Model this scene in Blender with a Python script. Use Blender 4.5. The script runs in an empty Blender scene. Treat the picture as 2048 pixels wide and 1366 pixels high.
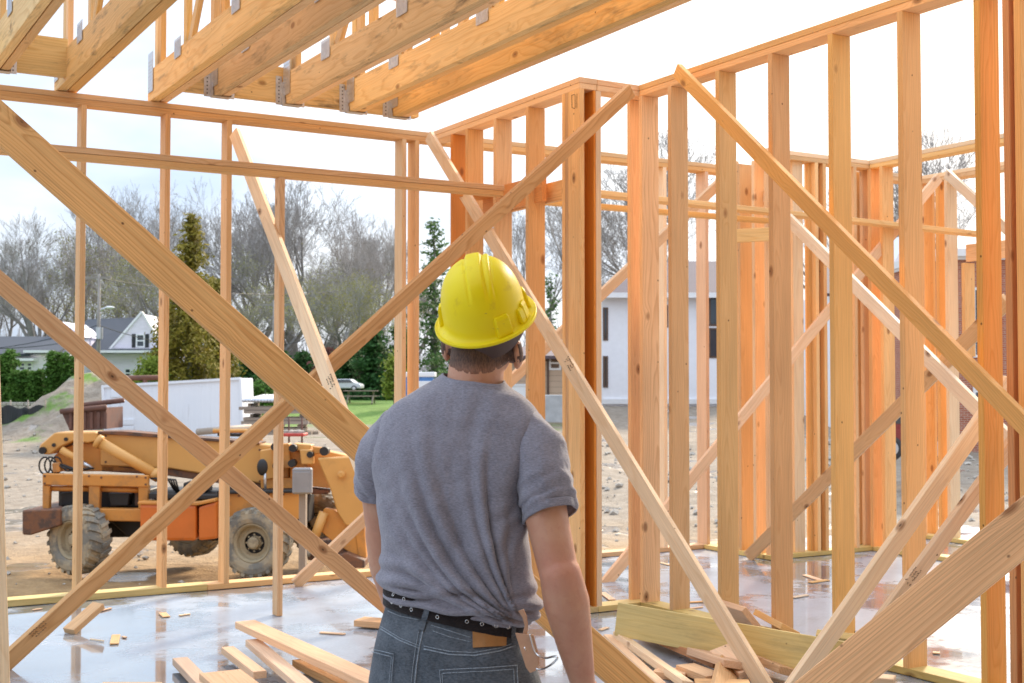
import bpy, bmesh, math, random
import numpy as np
from mathutils import Vector, Matrix, noise as mnoise
from mathutils.bvhtree import BVHTree
PI = math.pi
rnd = random.Random(7)
scn = bpy.context.scene
COL = scn.collection
F_PX, CX, CY, CAMH = 2550.0, 1024.0, 683.0, 1.5
YAW = math.radians(30.5)
PITCH = math.atan(84/2550.0)
FW = Vector((math.sin(YAW), math.cos(YAW), 0))      # level forward of the photographer
RT = Vector((math.cos(YAW), -math.sin(YAW), 0))
CAM = Vector((0, 0, CAMH))
def ray(px, py):
    rx = (px-CX)/F_PX; ry = (CY-py)/F_PX
    fw = math.cos(PITCH) - ry*math.sin(PITCH); up = math.sin(PITCH) + ry*math.cos(PITCH)
    return RT*rx + FW*fw + Vector((0, 0, up))
def at_depth(px, py, d):
    r = ray(px, py); return CAM + r*(d/r.dot(FW))
def on_x(px, py, X):
    r = ray(px, py); return CAM + r*(X/r.x)
def on_y(px, py, Y):
    r = ray(px, py); return CAM + r*(Y/r.y)
def on_z(px, py, Z):
    r = ray(px, py); return CAM + r*((Z-CAMH)/r.z)

# ---------- camera ----------
cd = bpy.data.cameras.new('camera'); cam = bpy.data.objects.new('camera', cd); COL.objects.link(cam)
cd.sensor_width = 36.0; cd.lens = F_PX/2048*36; cd.clip_end = 3000; cd.clip_start = 0.05
cam.location = CAM; cam.rotation_euler = (PI/2+PITCH, 0, -YAW)
cd.dof.use_dof = True; cd.dof.focus_distance = 4.2; cd.dof.aperture_fstop = 9.0
scn.camera = cam

# ---------- node helpers ----------
class NT:
    def __init__(s, tree): s.t = tree; s.n = tree.nodes; s.l = tree.links
    def new(s, typ, **kw):
        nd = s.n.new(typ)
        for k, v in kw.items(): setattr(nd, k, v)
        return nd
    def put(s, sock, v):
        if hasattr(v, 'is_output') or isinstance(v, bpy.types.NodeSocket): s.l.new(v, sock)
        elif v is not None: sock.default_value = v
    def m(s, op, a, b=None, c=None):
        nd = s.new('ShaderNodeMath', operation=op)
        s.put(nd.inputs[0], a)
        if b is not None: s.put(nd.inputs[1], b)
        if c is not None: s.put(nd.inputs[2], c)
        return nd.outputs[0]
    def vm(s, op, a, b=None, sc=None):
        nd = s.new('ShaderNodeVectorMath', operation=op)
        s.put(nd.inputs[0], a)
        if b is not None: s.put(nd.inputs[1], b)
        if sc is not None: s.put(nd.inputs['Scale'], sc)
        return nd.outputs['Value'] if op in ('LENGTH', 'DOT_PRODUCT', 'DISTANCE') else nd.outputs[0]
    def noise(s, vec, scale, detail=3, rough=0.55, dist=0.0, col=False):
        nd = s.new('ShaderNodeTexNoise'); s.put(nd.inputs['Vector'], vec)
        nd.inputs['Scale'].default_value = scale; nd.inputs['Detail'].default_value = detail
        nd.inputs['Roughness'].default_value = rough; nd.inputs['Distortion'].default_value = dist
        return nd.outputs['Color' if col else 'Fac']
    def mix(s, f, a, b, mode='MIX'):
        nd = s.new('ShaderNodeMix', data_type='RGBA', blend_type=mode)
        s.put(nd.inputs[0], f); s.put(nd.inputs[6], a); s.put(nd.inputs[7], b)
        return nd.outputs[2]
    def ramp(s, f, stops):
        nd = s.new('ShaderNodeValToRGB'); e = nd.color_ramp.elements
        while len(e) < len(stops): e.new(0.5)
        for i, (p, c) in enumerate(stops):
            e[i].position = p; e[i].color = c if len(c) == 4 else (*c, 1)
        s.put(nd.inputs[0], f); return nd.outputs[0]
    def rng(s, v, a, b, c, d):
        nd = s.new('ShaderNodeMapRange'); s.put(nd.inputs[0], v)
        for i, q in enumerate((a, b, c, d)): nd.inputs[i+1].default_value = q
        return nd.outputs[0]
    def comb(s, x, y, z):
        nd = s.new('ShaderNodeCombineXYZ')
        for i, q in enumerate((x, y, z)): s.put(nd.inputs[i], q)
        return nd.outputs[0]
    def sep(s, v):
        nd = s.new('ShaderNodeSeparateXYZ'); s.put(nd.inputs[0], v); return nd.outputs
    def bump(s, h, strength, dist):
        nd = s.new('ShaderNodeBump'); s.put(nd.inputs['Height'], h)
        nd.inputs['Strength'].default_value = strength; nd.inputs['Distance'].default_value = dist
        return nd.outputs[0]
def C(r, g, b): return (r, g, b, 1.0)
def newmat(name):
    m = bpy.data.materials.new(name); m.use_nodes = True
    t = NT(m.node_tree); t.bsdf = t.n['Principled BSDF']; t.mat = m
    return m, t
def simple(name, col, rough=0.6, metal=0.0, var=0.15, scale=3.0, bump=0.0, bscale=40.0, spec=None, coat=0.0, detail=4, dirt=None):
    m, t = newmat(name)
    co = t.new('ShaderNodeTexCoord').outputs['Object']
    rv = t.new('ShaderNodeObjectInfo').outputs['Random']
    v = t.vm('ADD', co, t.comb(t.m('MULTIPLY', rv, 31.0), t.m('MULTIPLY', rv, 17.0), 0.0))
    n = t.noise(v, scale, detail, 0.6)
    f = t.rng(n, 0.3, 0.7, 1-var, 1+var)
    c = t.mix(1.0, C(*col), t.comb(f, f, f), 'MULTIPLY')
    if dirt:
        dn = t.noise(v, dirt[1], 5, 0.7)
        c = t.mix(t.rng(dn, dirt[2], dirt[2]+0.12, 0.0, dirt[3]), c, C(*dirt[0]))
    t.put(t.bsdf.inputs['Base Color'], c)
    t.put(t.bsdf.inputs['Roughness'], t.rng(n, 0.2, 0.8, max(0.02, rough-0.1), min(1, rough+0.1)))
    t.bsdf.inputs['Metallic'].default_value = metal
    if spec is not None: t.bsdf.inputs['Specular IOR Level'].default_value = spec
    if coat: t.bsdf.inputs['Coat Weight'].default_value = coat
    if bump: t.put(t.bsdf.inputs['Normal'], t.bump(t.noise(v, bscale, 4, 0.6), 1.0, bump))
    return m
# ---------- wood: growth rings cut lengthwise, fibres, knots ----------
def wood(name, early, late, contrast=0.55, freq=95.0, knots=0.6, var=0.15, rough=0.62, fibre=0.12, stain=0.0, wav=0.16):
    m, t = newmat(name)
    co = t.new('ShaderNodeTexCoord').outputs['Object']
    rv = t.new('ShaderNodeObjectInfo').outputs['Random']
    off = t.comb(t.m('MULTIPLY', rv, 53.0), t.m('MULTIPLY', rv, 29.0), t.m('MULTIPLY', rv, 71.0))
    x, y, z = t.sep(co)
    # knots
    kv = t.vm('ADD', t.comb(t.m('MULTIPLY', x, 0.55), y, z), off)
    vo = t.new('ShaderNodeTexVoronoi'); t.put(vo.inputs['Vector'], kv); vo.inputs['Scale'].default_value = 6.5
    d, rc = vo.outputs['Distance'], t.sep(vo.outputs['Color'])[0]
    on = t.m('GREATER_THAN', rc, 1-knots)
    near = t.m('MULTIPLY', t.rng(d, 0.0, 0.42, 1.0, 0.0), on)
    # rings
    q = t.vm('ADD', t.comb(t.m('MULTIPLY', x, 0.45), t.m('MULTIPLY', y, 2.2), t.m('MULTIPLY', z, 2.2)), off)
    n1 = t.noise(q, 1.6, 3, 0.5)
    oy = t.m('ADD', y, t.m('MULTIPLY_ADD', rv, 0.16, -0.08))
    oz = t.m('ADD', z, t.m('MULTIPLY_ADD', t.m('FRACT', t.m('MULTIPLY', rv, 7.31)), 0.10, 0.03))
    rad = t.vm('LENGTH', t.comb(0.0, oy, oz))
    rr = t.m('ADD', rad, t.m('MULTIPLY', n1, wav))
    rr = t.m('ADD', rr, t.m('MULTIPLY', t.m('POWER', near, 2.0), 0.035))
    fr = t.m('FRACT', t.m('MULTIPLY', rr, freq))
    band = t.ramp(fr, [(0.0, (0, 0, 0)), (0.55, (0.25, 0.25, 0.25)), (0.85, (1, 1, 1)), (1.0, (0, 0, 0))])
    fib = t.noise(t.vm('ADD', t.comb(t.m('MULTIPLY', x, 3.0), t.m('MULTIPLY', y, 160.0), t.m('MULTIPLY', z, 160.0)), off), 1.0, 3, 0.6)
    big = t.noise(t.vm('ADD', t.comb(t.m('MULTIPLY', x, 1.2), t.m('MULTIPLY', y, 5.0), t.m('MULTIPLY', z, 5.0)), off), 1.0, 2, 0.5)
    c = t.mix(t.m('MULTIPLY', band, contrast), C(*early), C(*late))
    g = t.m('ADD', t.rng(fib, 0.25, 0.75, 1-fibre, 1+fibre), t.rng(big, 0.3, 0.7, -0.10, 0.10))
    g = t.m('MULTIPLY', g, t.m('MULTIPLY_ADD', t.m('FRACT', t.m('MULTIPLY', rv, 13.7)), 2*var, 1-var))
    c = t.mix(1.0, c, t.comb(g, g, g), 'MULTIPLY')
    # board to board warmth
    hs = t.new('ShaderNodeHueSaturation'); t.put(hs.inputs['Color'], c)
    t.put(hs.inputs['Hue'], t.m('MULTIPLY_ADD', t.m('FRACT', t.m('MULTIPLY', rv, 3.17)), 0.006, 0.4975))
    t.put(hs.inputs['Saturation'], t.m('MULTIPLY_ADD', t.m('FRACT', t.m('MULTIPLY', rv, 5.9)), 0.22, 0.88))
    c = hs.outputs[0]
    kc = (late[0]*0.42, late[1]*0.33, late[2]*0.3)
    c = t.mix(t.m('MULTIPLY', t.rng(d, 0.085, 0.16, 0.75, 0.0), on), c, C(*kc))
    c = t.mix(t.m('MULTIPLY', t.rng(d, 0.02, 0.05, 0.8, 0.0), on), c, C(0.03, 0.012, 0.006))
    v2 = t.new('ShaderNodeTexVoronoi'); t.put(v2.inputs['Vector'], t.vm('ADD', t.comb(t.m('MULTIPLY', x, 0.8), y, z), off)); v2.inputs['Scale'].default_value = 13.0
    dot = t.m('MULTIPLY', t.rng(v2.outputs['Distance'], 0.045, 0.085, 0.85, 0.0), t.m('GREATER_THAN', t.sep(v2.outputs['Color'])[1], 0.70))
    c = t.mix(dot, c, C(0.10, 0.035, 0.012))
    if stain:
        sn = t.noise(t.vm('ADD', t.comb(t.m('MULTIPLY', x, 2.0), t.m('MULTIPLY', y, 9.0), t.m('MULTIPLY', z, 9.0)), off), 1.3, 5, 0.65)
        c = t.mix(t.rng(sn, 0.55, 0.72, 0.0, stain), c, C(0.16, 0.11, 0.06))
    t.put(t.bsdf.inputs['Base Color'], c)
    t.bsdf.inputs['Roughness'].default_value = rough
    t.bsdf.inputs['Specular IOR Level'].default_value = 0.3
    t.put(t.bsdf.inputs['Normal'], t.bump(t.m('ADD', fib, t.m('MULTIPLY', band, 0.25)), 0.45, 0.0010))
    return m
M = {}
M['stud']   = wood('fir_stud', (0.79, 0.495, 0.24), (0.62, 0.31, 0.115), contrast=0.42, knots=0.6)
M['studr']  = wood('fir_stud_warm', (0.79, 0.46, 0.20), (0.62, 0.29, 0.09), contrast=0.42, knots=0.6)  # warm flare tint put into the fir colour, mostly for right hand timber
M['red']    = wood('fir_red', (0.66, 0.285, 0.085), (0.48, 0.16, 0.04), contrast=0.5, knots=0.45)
M['brace']  = wood('fir_brace', (0.77, 0.475, 0.24), (0.52, 0.25, 0.09), contrast=0.55, freq=70, knots=0.6)
M['grain']  = wood('coarse_grain_fir', (0.84, 0.465, 0.20), (0.56, 0.235, 0.075), contrast=0.62, freq=120, knots=0.4, fibre=0.2, wav=0.055)
M['deep']   = wood('fir_flare_tint', (0.82, 0.45, 0.15), (0.64, 0.27, 0.06), contrast=0.45, knots=0.5)  # orange sun flare on the near right post, put into the wood colour
M['light']  = wood('fresh_spruce', (0.83, 0.62, 0.40), (0.70, 0.44, 0.23), contrast=0.4, freq=60, knots=0.5)
M['pine']   = wood('pine_chord', (0.80, 0.56, 0.26), (0.62, 0.36, 0.12), contrast=0.6, freq=70, knots=0.5, stain=0.9)
M['pine2']  = wood('pine_chord_clean', (0.80, 0.55, 0.25), (0.64, 0.36, 0.12), contrast=0.6, freq=70, knots=0.5, stain=0.6)
M['green']  = wood('treated_plank', (0.70, 0.55, 0.24), (0.58, 0.42, 0.15), contrast=0.5, freq=45, knots=0.35, stain=0.3)
M['yell']   = wood('yellow_fir', (0.82, 0.515, 0.225), (0.66, 0.34, 0.10), contrast=0.42, knots=0.5)
M['cut']    = wood('fresh_offcut', (0.82, 0.55, 0.345), (0.68, 0.37, 0.19), contrast=0.35, freq=60, knots=0.45)

# ---------- mesh building ----------
class MB:
    def __init__(s): s.v = []; s.f = []; s.k = []
    def add(s, vs, fs, k=0):
        o = len(s.v); s.v += [tuple(p) for p in vs]; s.f += [tuple(i+o for i in f) for f in fs]; s.k += [k]*len(fs)
    def box(s, a, b, M4=None, k=0):
        x0, y0, z0 = a; x1, y1, z1 = b
        vs = [Vector(p) for p in ((x0,y0,z0),(x1,y0,z0),(x1,y1,z0),(x0,y1,z0),(x0,y0,z1),(x1,y0,z1),(x1,y1,z1),(x0,y1,z1))]
        if M4: vs = [M4@p for p in vs]
        s.add(vs, ((0,3,2,1),(4,5,6,7),(0,1,5,4),(1,2,6,5),(2,3,7,6),(3,0,4,7)), k)
    def prism(s, poly, y0, y1, k=0, M4=None):       # poly in x,z ; extruded in y
        n = len(poly)
        ar = sum(poly[i][0]*poly[(i+1)%n][1]-poly[(i+1)%n][0]*poly[i][1] for i in range(n))
        if ar < 0: poly = poly[::-1]
        vs = [Vector((x, y0, z)) for x, z in poly]+[Vector((x, y1, z)) for x, z in poly]
        if M4: vs = [M4@p for p in vs]
        fs = [tuple(range(n)), tuple(range(2*n-1, n-1, -1))]
        fs += [(i, i+n, (i+1)%n+n, (i+1)%n) for i in range(n)]
        s.add(vs, fs, k)
    def tube(s, pts, r, n=8, k=0, closed=False, cap=True):
        pts = [Vector(p) for p in pts]; N = len(pts)
        rs = r if isinstance(r, (list, tuple)) else [r]*N
        up = None; rings = []
        for i, p in enumerate(pts):
            if closed: t = pts[(i+1)%N]-pts[i-1]
            else: t = pts[min(i+1, N-1)]-pts[max(i-1, 0)]
            if t.length < 1e-9: t = Vector((0, 0, 1))
            t.normalize()
            if up is None: up = t.orthogonal()
            up = (up-t*up.dot(t))
            if up.length < 1e-6: up = t.orthogonal()
            up.normalize(); sd = t.cross(up)
            rings.append([p+(up*math.cos(2*PI*j/n)+sd*math.sin(2*PI*j/n))*rs[i] for j in range(n)])
        vs = [q for rg in rings for q in rg]; fs = []
        for i in range(N if closed else N-1):
            a, b = i*n, ((i+1)%N)*n
            fs += [(a+j, a+(j+1)%n, b+(j+1)%n, b+j) for j in range(n)]
        if cap and not closed:
            fs += [tuple(range(n-1, -1, -1)), tuple((N-1)*n+j for j in range(n))]
        s.add(vs, fs, k)
    def lathe(s, prof, n=32, M4=None, k=0, caps=True):   # prof: (r, axial) ; axis = y
        vs = []
        for r, a in prof:
            for j in range(n):
                th = 2*PI*j/n; vs.append(Vector((r*math.cos(th), a, r*math.sin(th))))
        if M4: vs = [M4@p for p in vs]
        fs = []
        for i in range(len(prof)-1):
            for j in range(n):
                fs.append((i*n+j, (i+1)*n+j, (i+1)*n+(j+1)%n, i*n+(j+1)%n))
        if caps:
            fs += [tuple(range(n)), tuple((len(prof)-1)*n+j for j in range(n-1, -1, -1))]
        s.add(vs, fs, k)
    def rings(s, rings, caps=True, k=0):              # list of equal-length point rings
        n = len(rings[0]); vs = [q for r in rings for q in r]; fs = []
        for i in range(len(rings)-1):
            fs += [(i*n+j, i*n+(j+1)%n, (i+1)*n+(j+1)%n, (i+1)*n+j) for j in range(n)]
        if caps: fs += [tuple(range(n-1, -1, -1)), tuple((len(rings)-1)*n+j for j in range(n))]
        s.add(vs, fs, k)
    def capsule(s, p0, p1, r0, r1, n=16, flat=None):
        p0, p1 = Vector(p0), Vector(p1); ax = (p1-p0); L = ax.length
        ax = ax.normalized() if L > 1e-6 else Vector((0, 0, 1))
        u = ax.orthogonal().normalized(); w = ax.cross(u); rs = []
        for i in range(6):
            a = -PI/2+i*(PI/2)/5; rs.append((p0+ax*r0*math.sin(a), max(1e-4, r0*math.cos(a))))
        for i in range(6):
            a = i*(PI/2)/5; rs.append((p1+ax*r1*math.sin(a), max(1e-4, r1*math.cos(a))))
        s.rings([[c+(u*math.cos(2*PI*j/n)+w*math.sin(2*PI*j/n))*r for j in range(n)] for c, r in rs])
    def ellipsoid(s, c, r, M3=None, n=20):
        rs = []
        for i in range(n//2+1):
            a = -PI/2+PI*i/(n//2); q = max(1e-3, math.cos(a))
            ring = []
            for j in range(n):
                p = Vector((r[0]*q*math.cos(2*PI*j/n), r[1]*q*math.sin(2*PI*j/n), r[2]*math.sin(a)))
                if M3: p = M3@p
                ring.append(Vector(c)+p)
            rs.append(ring)
        s.rings(rs)
    def mesh(s, name, mats, smooth=False, bevel=0, fixn=False):
        me = bpy.data.meshes.new(name); me.from_pydata(s.v, [], s.f)
        if not isinstance(mats, (list, tuple)): mats = [mats]
        for m in mats: me.materials.append(m)
        if len(mats) > 1: me.polygons.foreach_set('material_index', s.k)
        if bevel or fixn:
            bm = bmesh.new(); bm.from_mesh(me)
            if fixn: bmesh.ops.recalc_face_normals(bm, faces=bm.faces)
            if bevel:
                es = [e for e in bm.edges if len(e.link_faces) == 2 and e.calc_face_angle(0) > 0.6]
                bmesh.ops.bevel(bm, geom=es, offset=bevel, segments=2 if bevel > 0.02 else 1, affect='EDGES', profile=0.6, clamp_overlap=True)
            bm.to_mesh(me); bm.free()
        if smooth: me.polygons.foreach_set('use_smooth', [True]*len(me.polygons))
        me.update(); return me
def link(name, me, parent=None, Mw=None):
    o = bpy.data.objects.new(name, me); COL.objects.link(o)
    if parent: o.parent = parent
    if Mw is not None:
        o.matrix_basis = Mw
    return o
def tag(o, label=None, cat=None, group=None, kind=None):
    if label: o['label'] = label
    if cat: o['category'] = cat
    if group: o['group'] = group
    if kind: o['kind'] = kind
    return o
def empty(name, loc=(0, 0, 0), rz=0.0, label=None, cat=None, group=None, kind=None):
    o = bpy.data.objects.new(name, None); COL.objects.link(o)
    o.location = loc; o.rotation_euler = (0, 0, rz); o.empty_display_size = 0.1
    return tag(o, label, cat, group, kind)
def build(mb, name, mats, parent=None, Mw=None, smooth=False, bevel=0, fixn=False):
    return link(name, mb.mesh(name, mats, smooth, bevel, fixn), parent, Mw)
def copy_tree(o, parent=None):
    c = o.copy(); COL.objects.link(c)
    if parent: c.parent = parent
    for ch in list(o.children): copy_tree(ch, c)
    return c
# a sawn board from a to b; w = wide face, t = thickness; wd = direction of the width. Mesh local x runs along the board.
def board(name, a, b, w, t, wd, mat, parent=None, off=(0, 0, 0), cutz=None, **tg):
    a, b = Vector(a), Vector(b); ax = (b-a); L = ax.length; ax.normalize()
    wd = Vector(wd); wd = (wd-ax*wd.dot(ax)).normalized(); td = ax.cross(wd)
    mb = MB(); mb.box((-L/2, -w/2, -t/2), (L/2, w/2, t/2))
    R = Matrix((ax, wd, td)).transposed().to_4x4()
    Mw = Matrix.Translation((a+b)/2)@R
    if cutz:                                         # square the ends to horizontal cuts
        Mi = Mw.inverted()
        for i, p in enumerate(mb.v):
            q = Mw@Vector(p); end = a if p[0] < 0 else b; lim = cutz[0] if p[0] < 0 else cutz[1]
            if lim is not None and abs(ax.z) > 0.05:
                q = q+ax*((lim-q.z)/ax.z); mb.v[i] = tuple(Mi@q)
    me = mb.mesh(name, mat, bevel=0.0025)
    if parent is not None: Mw = Matrix.Translation(-Vector(parent.location))@Mw
    o = link(name, me, parent, Mw)
    if tg: tag(o, **tg)
    return o
# =====================  slab, ground, sky, light  =====================
def mat_slab():
    m, t = newmat('wet_concrete')
    co = t.new('ShaderNodeTexCoord').outputs['Object']
    n = t.noise(co, 0.9, 5, 0.6); n2 = t.noise(co, 7.0, 5, 0.6); n3 = t.noise(co, 60.0, 3, 0.6)
    wet = t.rng(t.m('ADD', n, t.m('MULTIPLY', n2, 0.15)), 0.50, 0.60, 1.0, 0.0)
    c = t.mix(wet, C(0.37, 0.42, 0.49), C(0.20, 0.24, 0.28))
    st = t.noise(t.vm('MULTIPLY', co, (1, 1, 1)), 0.55, 6, 0.75, 1.2); c = t.mix(t.rng(st, 0.52, 0.68, 0.0, 0.55), c, C(0.15, 0.155, 0.16))
    g = t.rng(t.m('ADD', n2, n3), 0.7, 1.3, 0.85, 1.15)
    c = t.mix(1.0, c, t.comb(g, g, g), 'MULTIPLY')
    saw = t.m('MULTIPLY', t.rng(t.noise(co, 2.3, 4, 0.7), 0.66, 0.76, 0.0, 0.1), t.rng(n3, 0.5, 0.6, 0.0, 1.0))
    c = t.mix(saw, c, C(0.5, 0.33, 0.2))
    t.put(t.bsdf.inputs['Base Color'], c)
    t.put(t.bsdf.inputs['Roughness'], t.m('ADD', t.rng(wet, 0, 1, 0.32, 0.04), t.rng(n2, 0.3, 0.7, 0.0, 0.03)))
    t.put(t.bsdf.inputs['Coat Weight'], t.rng(wet, 0, 1, 0.15, 0.9))
    t.bsdf.inputs['Coat Roughness'].default_value = 0.04
    t.bsdf.inputs['IOR'].default_value = 1.5
    t.put(t.bsdf.inputs['Normal'], t.bump(t.m('ADD', t.m('MULTIPLY', n2, 0.4), t.m('MULTIPLY', n3, 0.15)), 0.25, 0.004))
    return m
M['slab'] = mat_slab()
sb = MB(); sb.prism([(-9, -2.2), (11, -2.2), (11, 0), (-9, 0)], -4, 9.12+0.14+0.03)
U0_, W6_ = 0, 0
tag(build(sb, 'floor_slab', M['slab']), kind='structure')
GZ = -1.5
def sstep(a, b, v):
    t = max(0.0, min(1.0, (v-a)/(b-a))); return t*t*(3-2*t)
def ground_h(x, y):
    d = x*FW.x+y*FW.y; r = x*RT.x+y*RT.y
    h = GZ+0.72*sstep(24, 55, d)+1.18*sstep(55, 74, d)+0.35*sstep(74, 140, d)
    near = 1-sstep(40, 70, d)
    h += near*(0.10*mnoise.noise(Vector((x*0.35, y*0.35, 0)))+0.05*mnoise.noise(Vector((x*1.3, y*1.3, 4))))
    # churned dirt behind the loader and on the right
    b = sstep(23, 30, d)*(1-sstep(48, 62, d))*sstep(-8, -4, r)
    h += b*0.45*max(0, mnoise.noise(Vector((x*0.22, y*0.22, 9)))+0.25)
    # spoil heap on the left
    q = ((r+17.6)/3.6)**2+((d-54.5)/3.6)**2
    h += 2.75*math.exp(-q*1.2)*(1+0.3*mnoise.noise(Vector((x*0.8, y*0.8, 2))))
    q2 = ((r+9)/5)**2+((d-60)/4)**2
    h += 0.0*math.exp(-q2)
    return h
def mat_ground():
    m, t = newmat('ground_dirt_and_grass')
    geo = t.new('ShaderNodeNewGeometry').outputs['Position']
    d = t.vm('DOT_PRODUCT', geo, (FW.x, FW.y, 0)); r = t.vm('DOT_PRODUCT', geo, (RT.x, RT.y, 0))
    n = t.noise(geo, 0.35, 6, 0.6); n2 = t.noise(geo, 3.0, 5, 0.65); n3 = t.noise(geo, 25.0, 3, 0.6)
    sand = t.mix(t.rng(n2, 0.35, 0.7, 0, 1), C(0.30, 0.175, 0.07), C(0.46, 0.285, 0.125))
    grey = t.mix(t.rng(n2, 0.3, 0.7, 0, 1), C(0.21, 0.165, 0.12), C(0.36, 0.30, 0.235))
    dirt = t.mix(t.rng(t.m('ADD', d, t.m('MULTIPLY', n, 8.0)), 24.0, 32.0, 0.0, 1.0), sand, grey)
    dirt = t.mix(t.rng(n3, 0.5, 0.7, 0.0, 0.35), dirt, C(0.16, 0.11, 0.07))
    grass = t.mix(t.rng(n2, 0.3, 0.7, 0, 1), C(0.085, 0.17, 0.02), C(0.17, 0.29, 0.04))
    grass = t.mix(t.rng(d, 88.0, 100.0, 0.0, 1.0), grass, C(0.16, 0.13, 0.09))
    gm = t.rng(t.m('ADD', d, t.m('MULTIPLY', n, 14.0)), 66.0, 69.0, 0.0, 1.0)
    gm = t.m('MULTIPLY', gm, t.rng(r, 1.0, 4.0, 1.0, 0.0))
    # grass creeping over the spoil heap
    hm = t.m('MULTIPLY', t.rng(r, -15.0, -17.5, 0.0, 1.0), t.m('MULTIPLY', t.rng(d, 46.0, 50.0, 0.0, 1.0), t.rng(n, 0.52, 0.60, 0.0, 1.0)))
    gm = t.m('MAXIMUM', gm, hm)
    # asphalt lane and lawn stripe
    road = t.m('MULTIPLY', t.rng(d, 60.0, 60.6, 0.0, 1.0), t.m('MULTIPLY', t.rng(d, 66.5, 67.0, 1.0, 0.0), t.rng(r, -17.0, -18.0, 0.0, 1.0)))
    c = t.mix(gm, dirt, grass)
    c = t.mix(road, c, C(0.18, 0.19, 0.21))
    t.put(t.bsdf.inputs['Base Color'], c)
    pud = t.m('MULTIPLY', t.rng(t.noise(geo, 0.5, 3, 0.5), 0.60, 0.63, 0.0, 1.0), t.m('SUBTRACT', 1.0, gm))
    t.put(t.bsdf.inputs['Roughness'], t.rng(pud, 0, 1, 0.9, 0.12))
    ht = t.m('MULTIPLY', t.m('ADD', t.m('MULTIPLY', n2, 1.0), t.m('MULTIPLY', n3, 0.25)), t.m('SUBTRACT', 1.0, pud))
    t.put(t.bsdf.inputs['Normal'], t.bump(ht, 0.9, 0.10))
    return m
M['ground'] = mat_ground()
def make_ground():
    ds = [-40, -10]+[i*0.5 for i in range(0, 50)]+[25+i*0.6 for i in range(88)]+[80, 90, 105, 130, 170, 230, 320, 480, 700, 1000]
    rs = [-900, -500, -300, -180, -110, -70, -50, -40]+[-34+i*0.8 for i in range(86)]+[40, 50, 70, 110, 180, 300, 500, 900]
    vs = []
    for d in ds:
        for r in rs:
            p = FW*d+RT*r; vs.append((p.x, p.y, ground_h(p.x, p.y)))
    n = len(rs)
    fs = [(i*n+j, i*n+j+1, (i+1)*n+j+1, (i+1)*n+j) for i in range(len(ds)-1) for j in range(n-1)]
    mb = MB(); mb.add(vs, fs); tag(build(mb, 'ground', M['ground'], smooth=True), kind='structure')
make_ground()
# ---- sky and light ----
SUN_AZ = YAW+math.radians(27); SUN_EL = math.radians(30)
sd = Vector((math.sin(SUN_AZ)*math.cos(SUN_EL), math.cos(SUN_AZ)*math.cos(SUN_EL), math.sin(SUN_EL)))
w = bpy.data.worlds.new('World'); scn.world = w; w.use_nodes = True
t = NT(w.node_tree); bg = t.n['Background']
sky = t.new('ShaderNodeTexSky'); sky.sky_type = 'NISHITA'; sky.sun_disc = False
sky.sun_elevation = SUN_EL; sky.sun_rotation = SUN_AZ; sky.air_density = 1.2; sky.dust_density = 3.0
dirv = t.new('ShaderNodeTexCoord').outputs['Generated']
x, y, z = t.sep(dirv)
zz = t.m('MAXIMUM', z, 0.0)
pr = t.vm('SCALE', dirv, sc=t.m('DIVIDE', 1.0, t.m('ADD', zz, 0.22)))     # a flat cloud deck
n = t.noise(pr, 1.5, 5, 0.55, 0.3)
nf = t.noise(t.vm('MULTIPLY', dirv, (1, 1, 2.6)), 3.2, 4, 0.5)
cl = t.mix(t.rng(t.m('ADD', t.m('MULTIPLY', n, 0.4), t.m('MULTIPLY', nf, 0.6)), 0.40, 0.58, 0, 1), C(4.2, 5.3, 7.0), C(7.0, 7.7, 8.7))
sdot = t.m('MAXIMUM', t.vm('DOT_PRODUCT', dirv, tuple(sd)), 0.0)
glow = t.m('POWER', sdot, 5.0)
lum = t.m('ADD', t.m('MULTIPLY_ADD', zz, 1.6, 0.92), t.m('MULTIPLY', glow, 1.1))
cl = t.mix(1.0, cl, t.comb(lum, lum, lum), 'MULTIPLY')
cl = t.mix(1.0, cl, t.mix(glow, C(1, 1, 1), C(1.08, 0.98, 0.86)), 'MULTIPLY')
cl = t.mix(t.m('POWER', sdot, 22.0), cl, C(17.0, 12.5, 7.6))
fin = t.mix(0.88, sky.outputs[0], cl)
t.put(bg.inputs['Color'], fin); bg.inputs['Strength'].default_value = 0.078
sl = bpy.data.lights.new('sun', 'SUN'); sl.energy = 3.6; sl.angle = math.radians(10); sl.color = (1.0, 0.86, 0.68)
so = bpy.data.objects.new('sun', sl); COL.objects.link(so); so.rotation_euler = (-sd).to_track_quat('-Z', 'Y').to_euler()
vs_ = scn.view_settings; vs_.view_transform = 'Standard'; vs_.look = 'None'; vs_.exposure = 0.72; vs_.gamma = 1
try: scn.display_settings.display_device = 'sRGB'
except Exception: pass
scn.cycles.max_bounces = 6; scn.cycles.use_denoising = True

# unseen wall and deck added behind the camera to cut the fill light
M['osb'] = simple('osb_shade_board', (0.36, 0.24, 0.13), rough=0.85, var=0.3, scale=14, bump=0.002, bscale=60)
hb = empty('added_shade_wall', (0, -3.9, 0), label='added unseen wall and deck shading the scene from behind the camera', cat='house')
mb = MB(); mb.box((-9, -0.15, 0.003), (11, 0, 7.2)); build(mb, 'shade_wall_panel', M['osb'], hb)
mb = MB()
for k in range(9): mb.box((-9+k*2.44, 0.002, 0.005), (-9+k*2.44+0.04, 0.14, 7.2))
build(mb, 'stud', M['stud'], hb)['kind'] = 'stuff'
mb = MB(); mb.box((-2.5, 0.02, 4.56), (4.6, 4.3, 4.58)); build(mb, 'shade_deck', M['osb'], hb)
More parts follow.
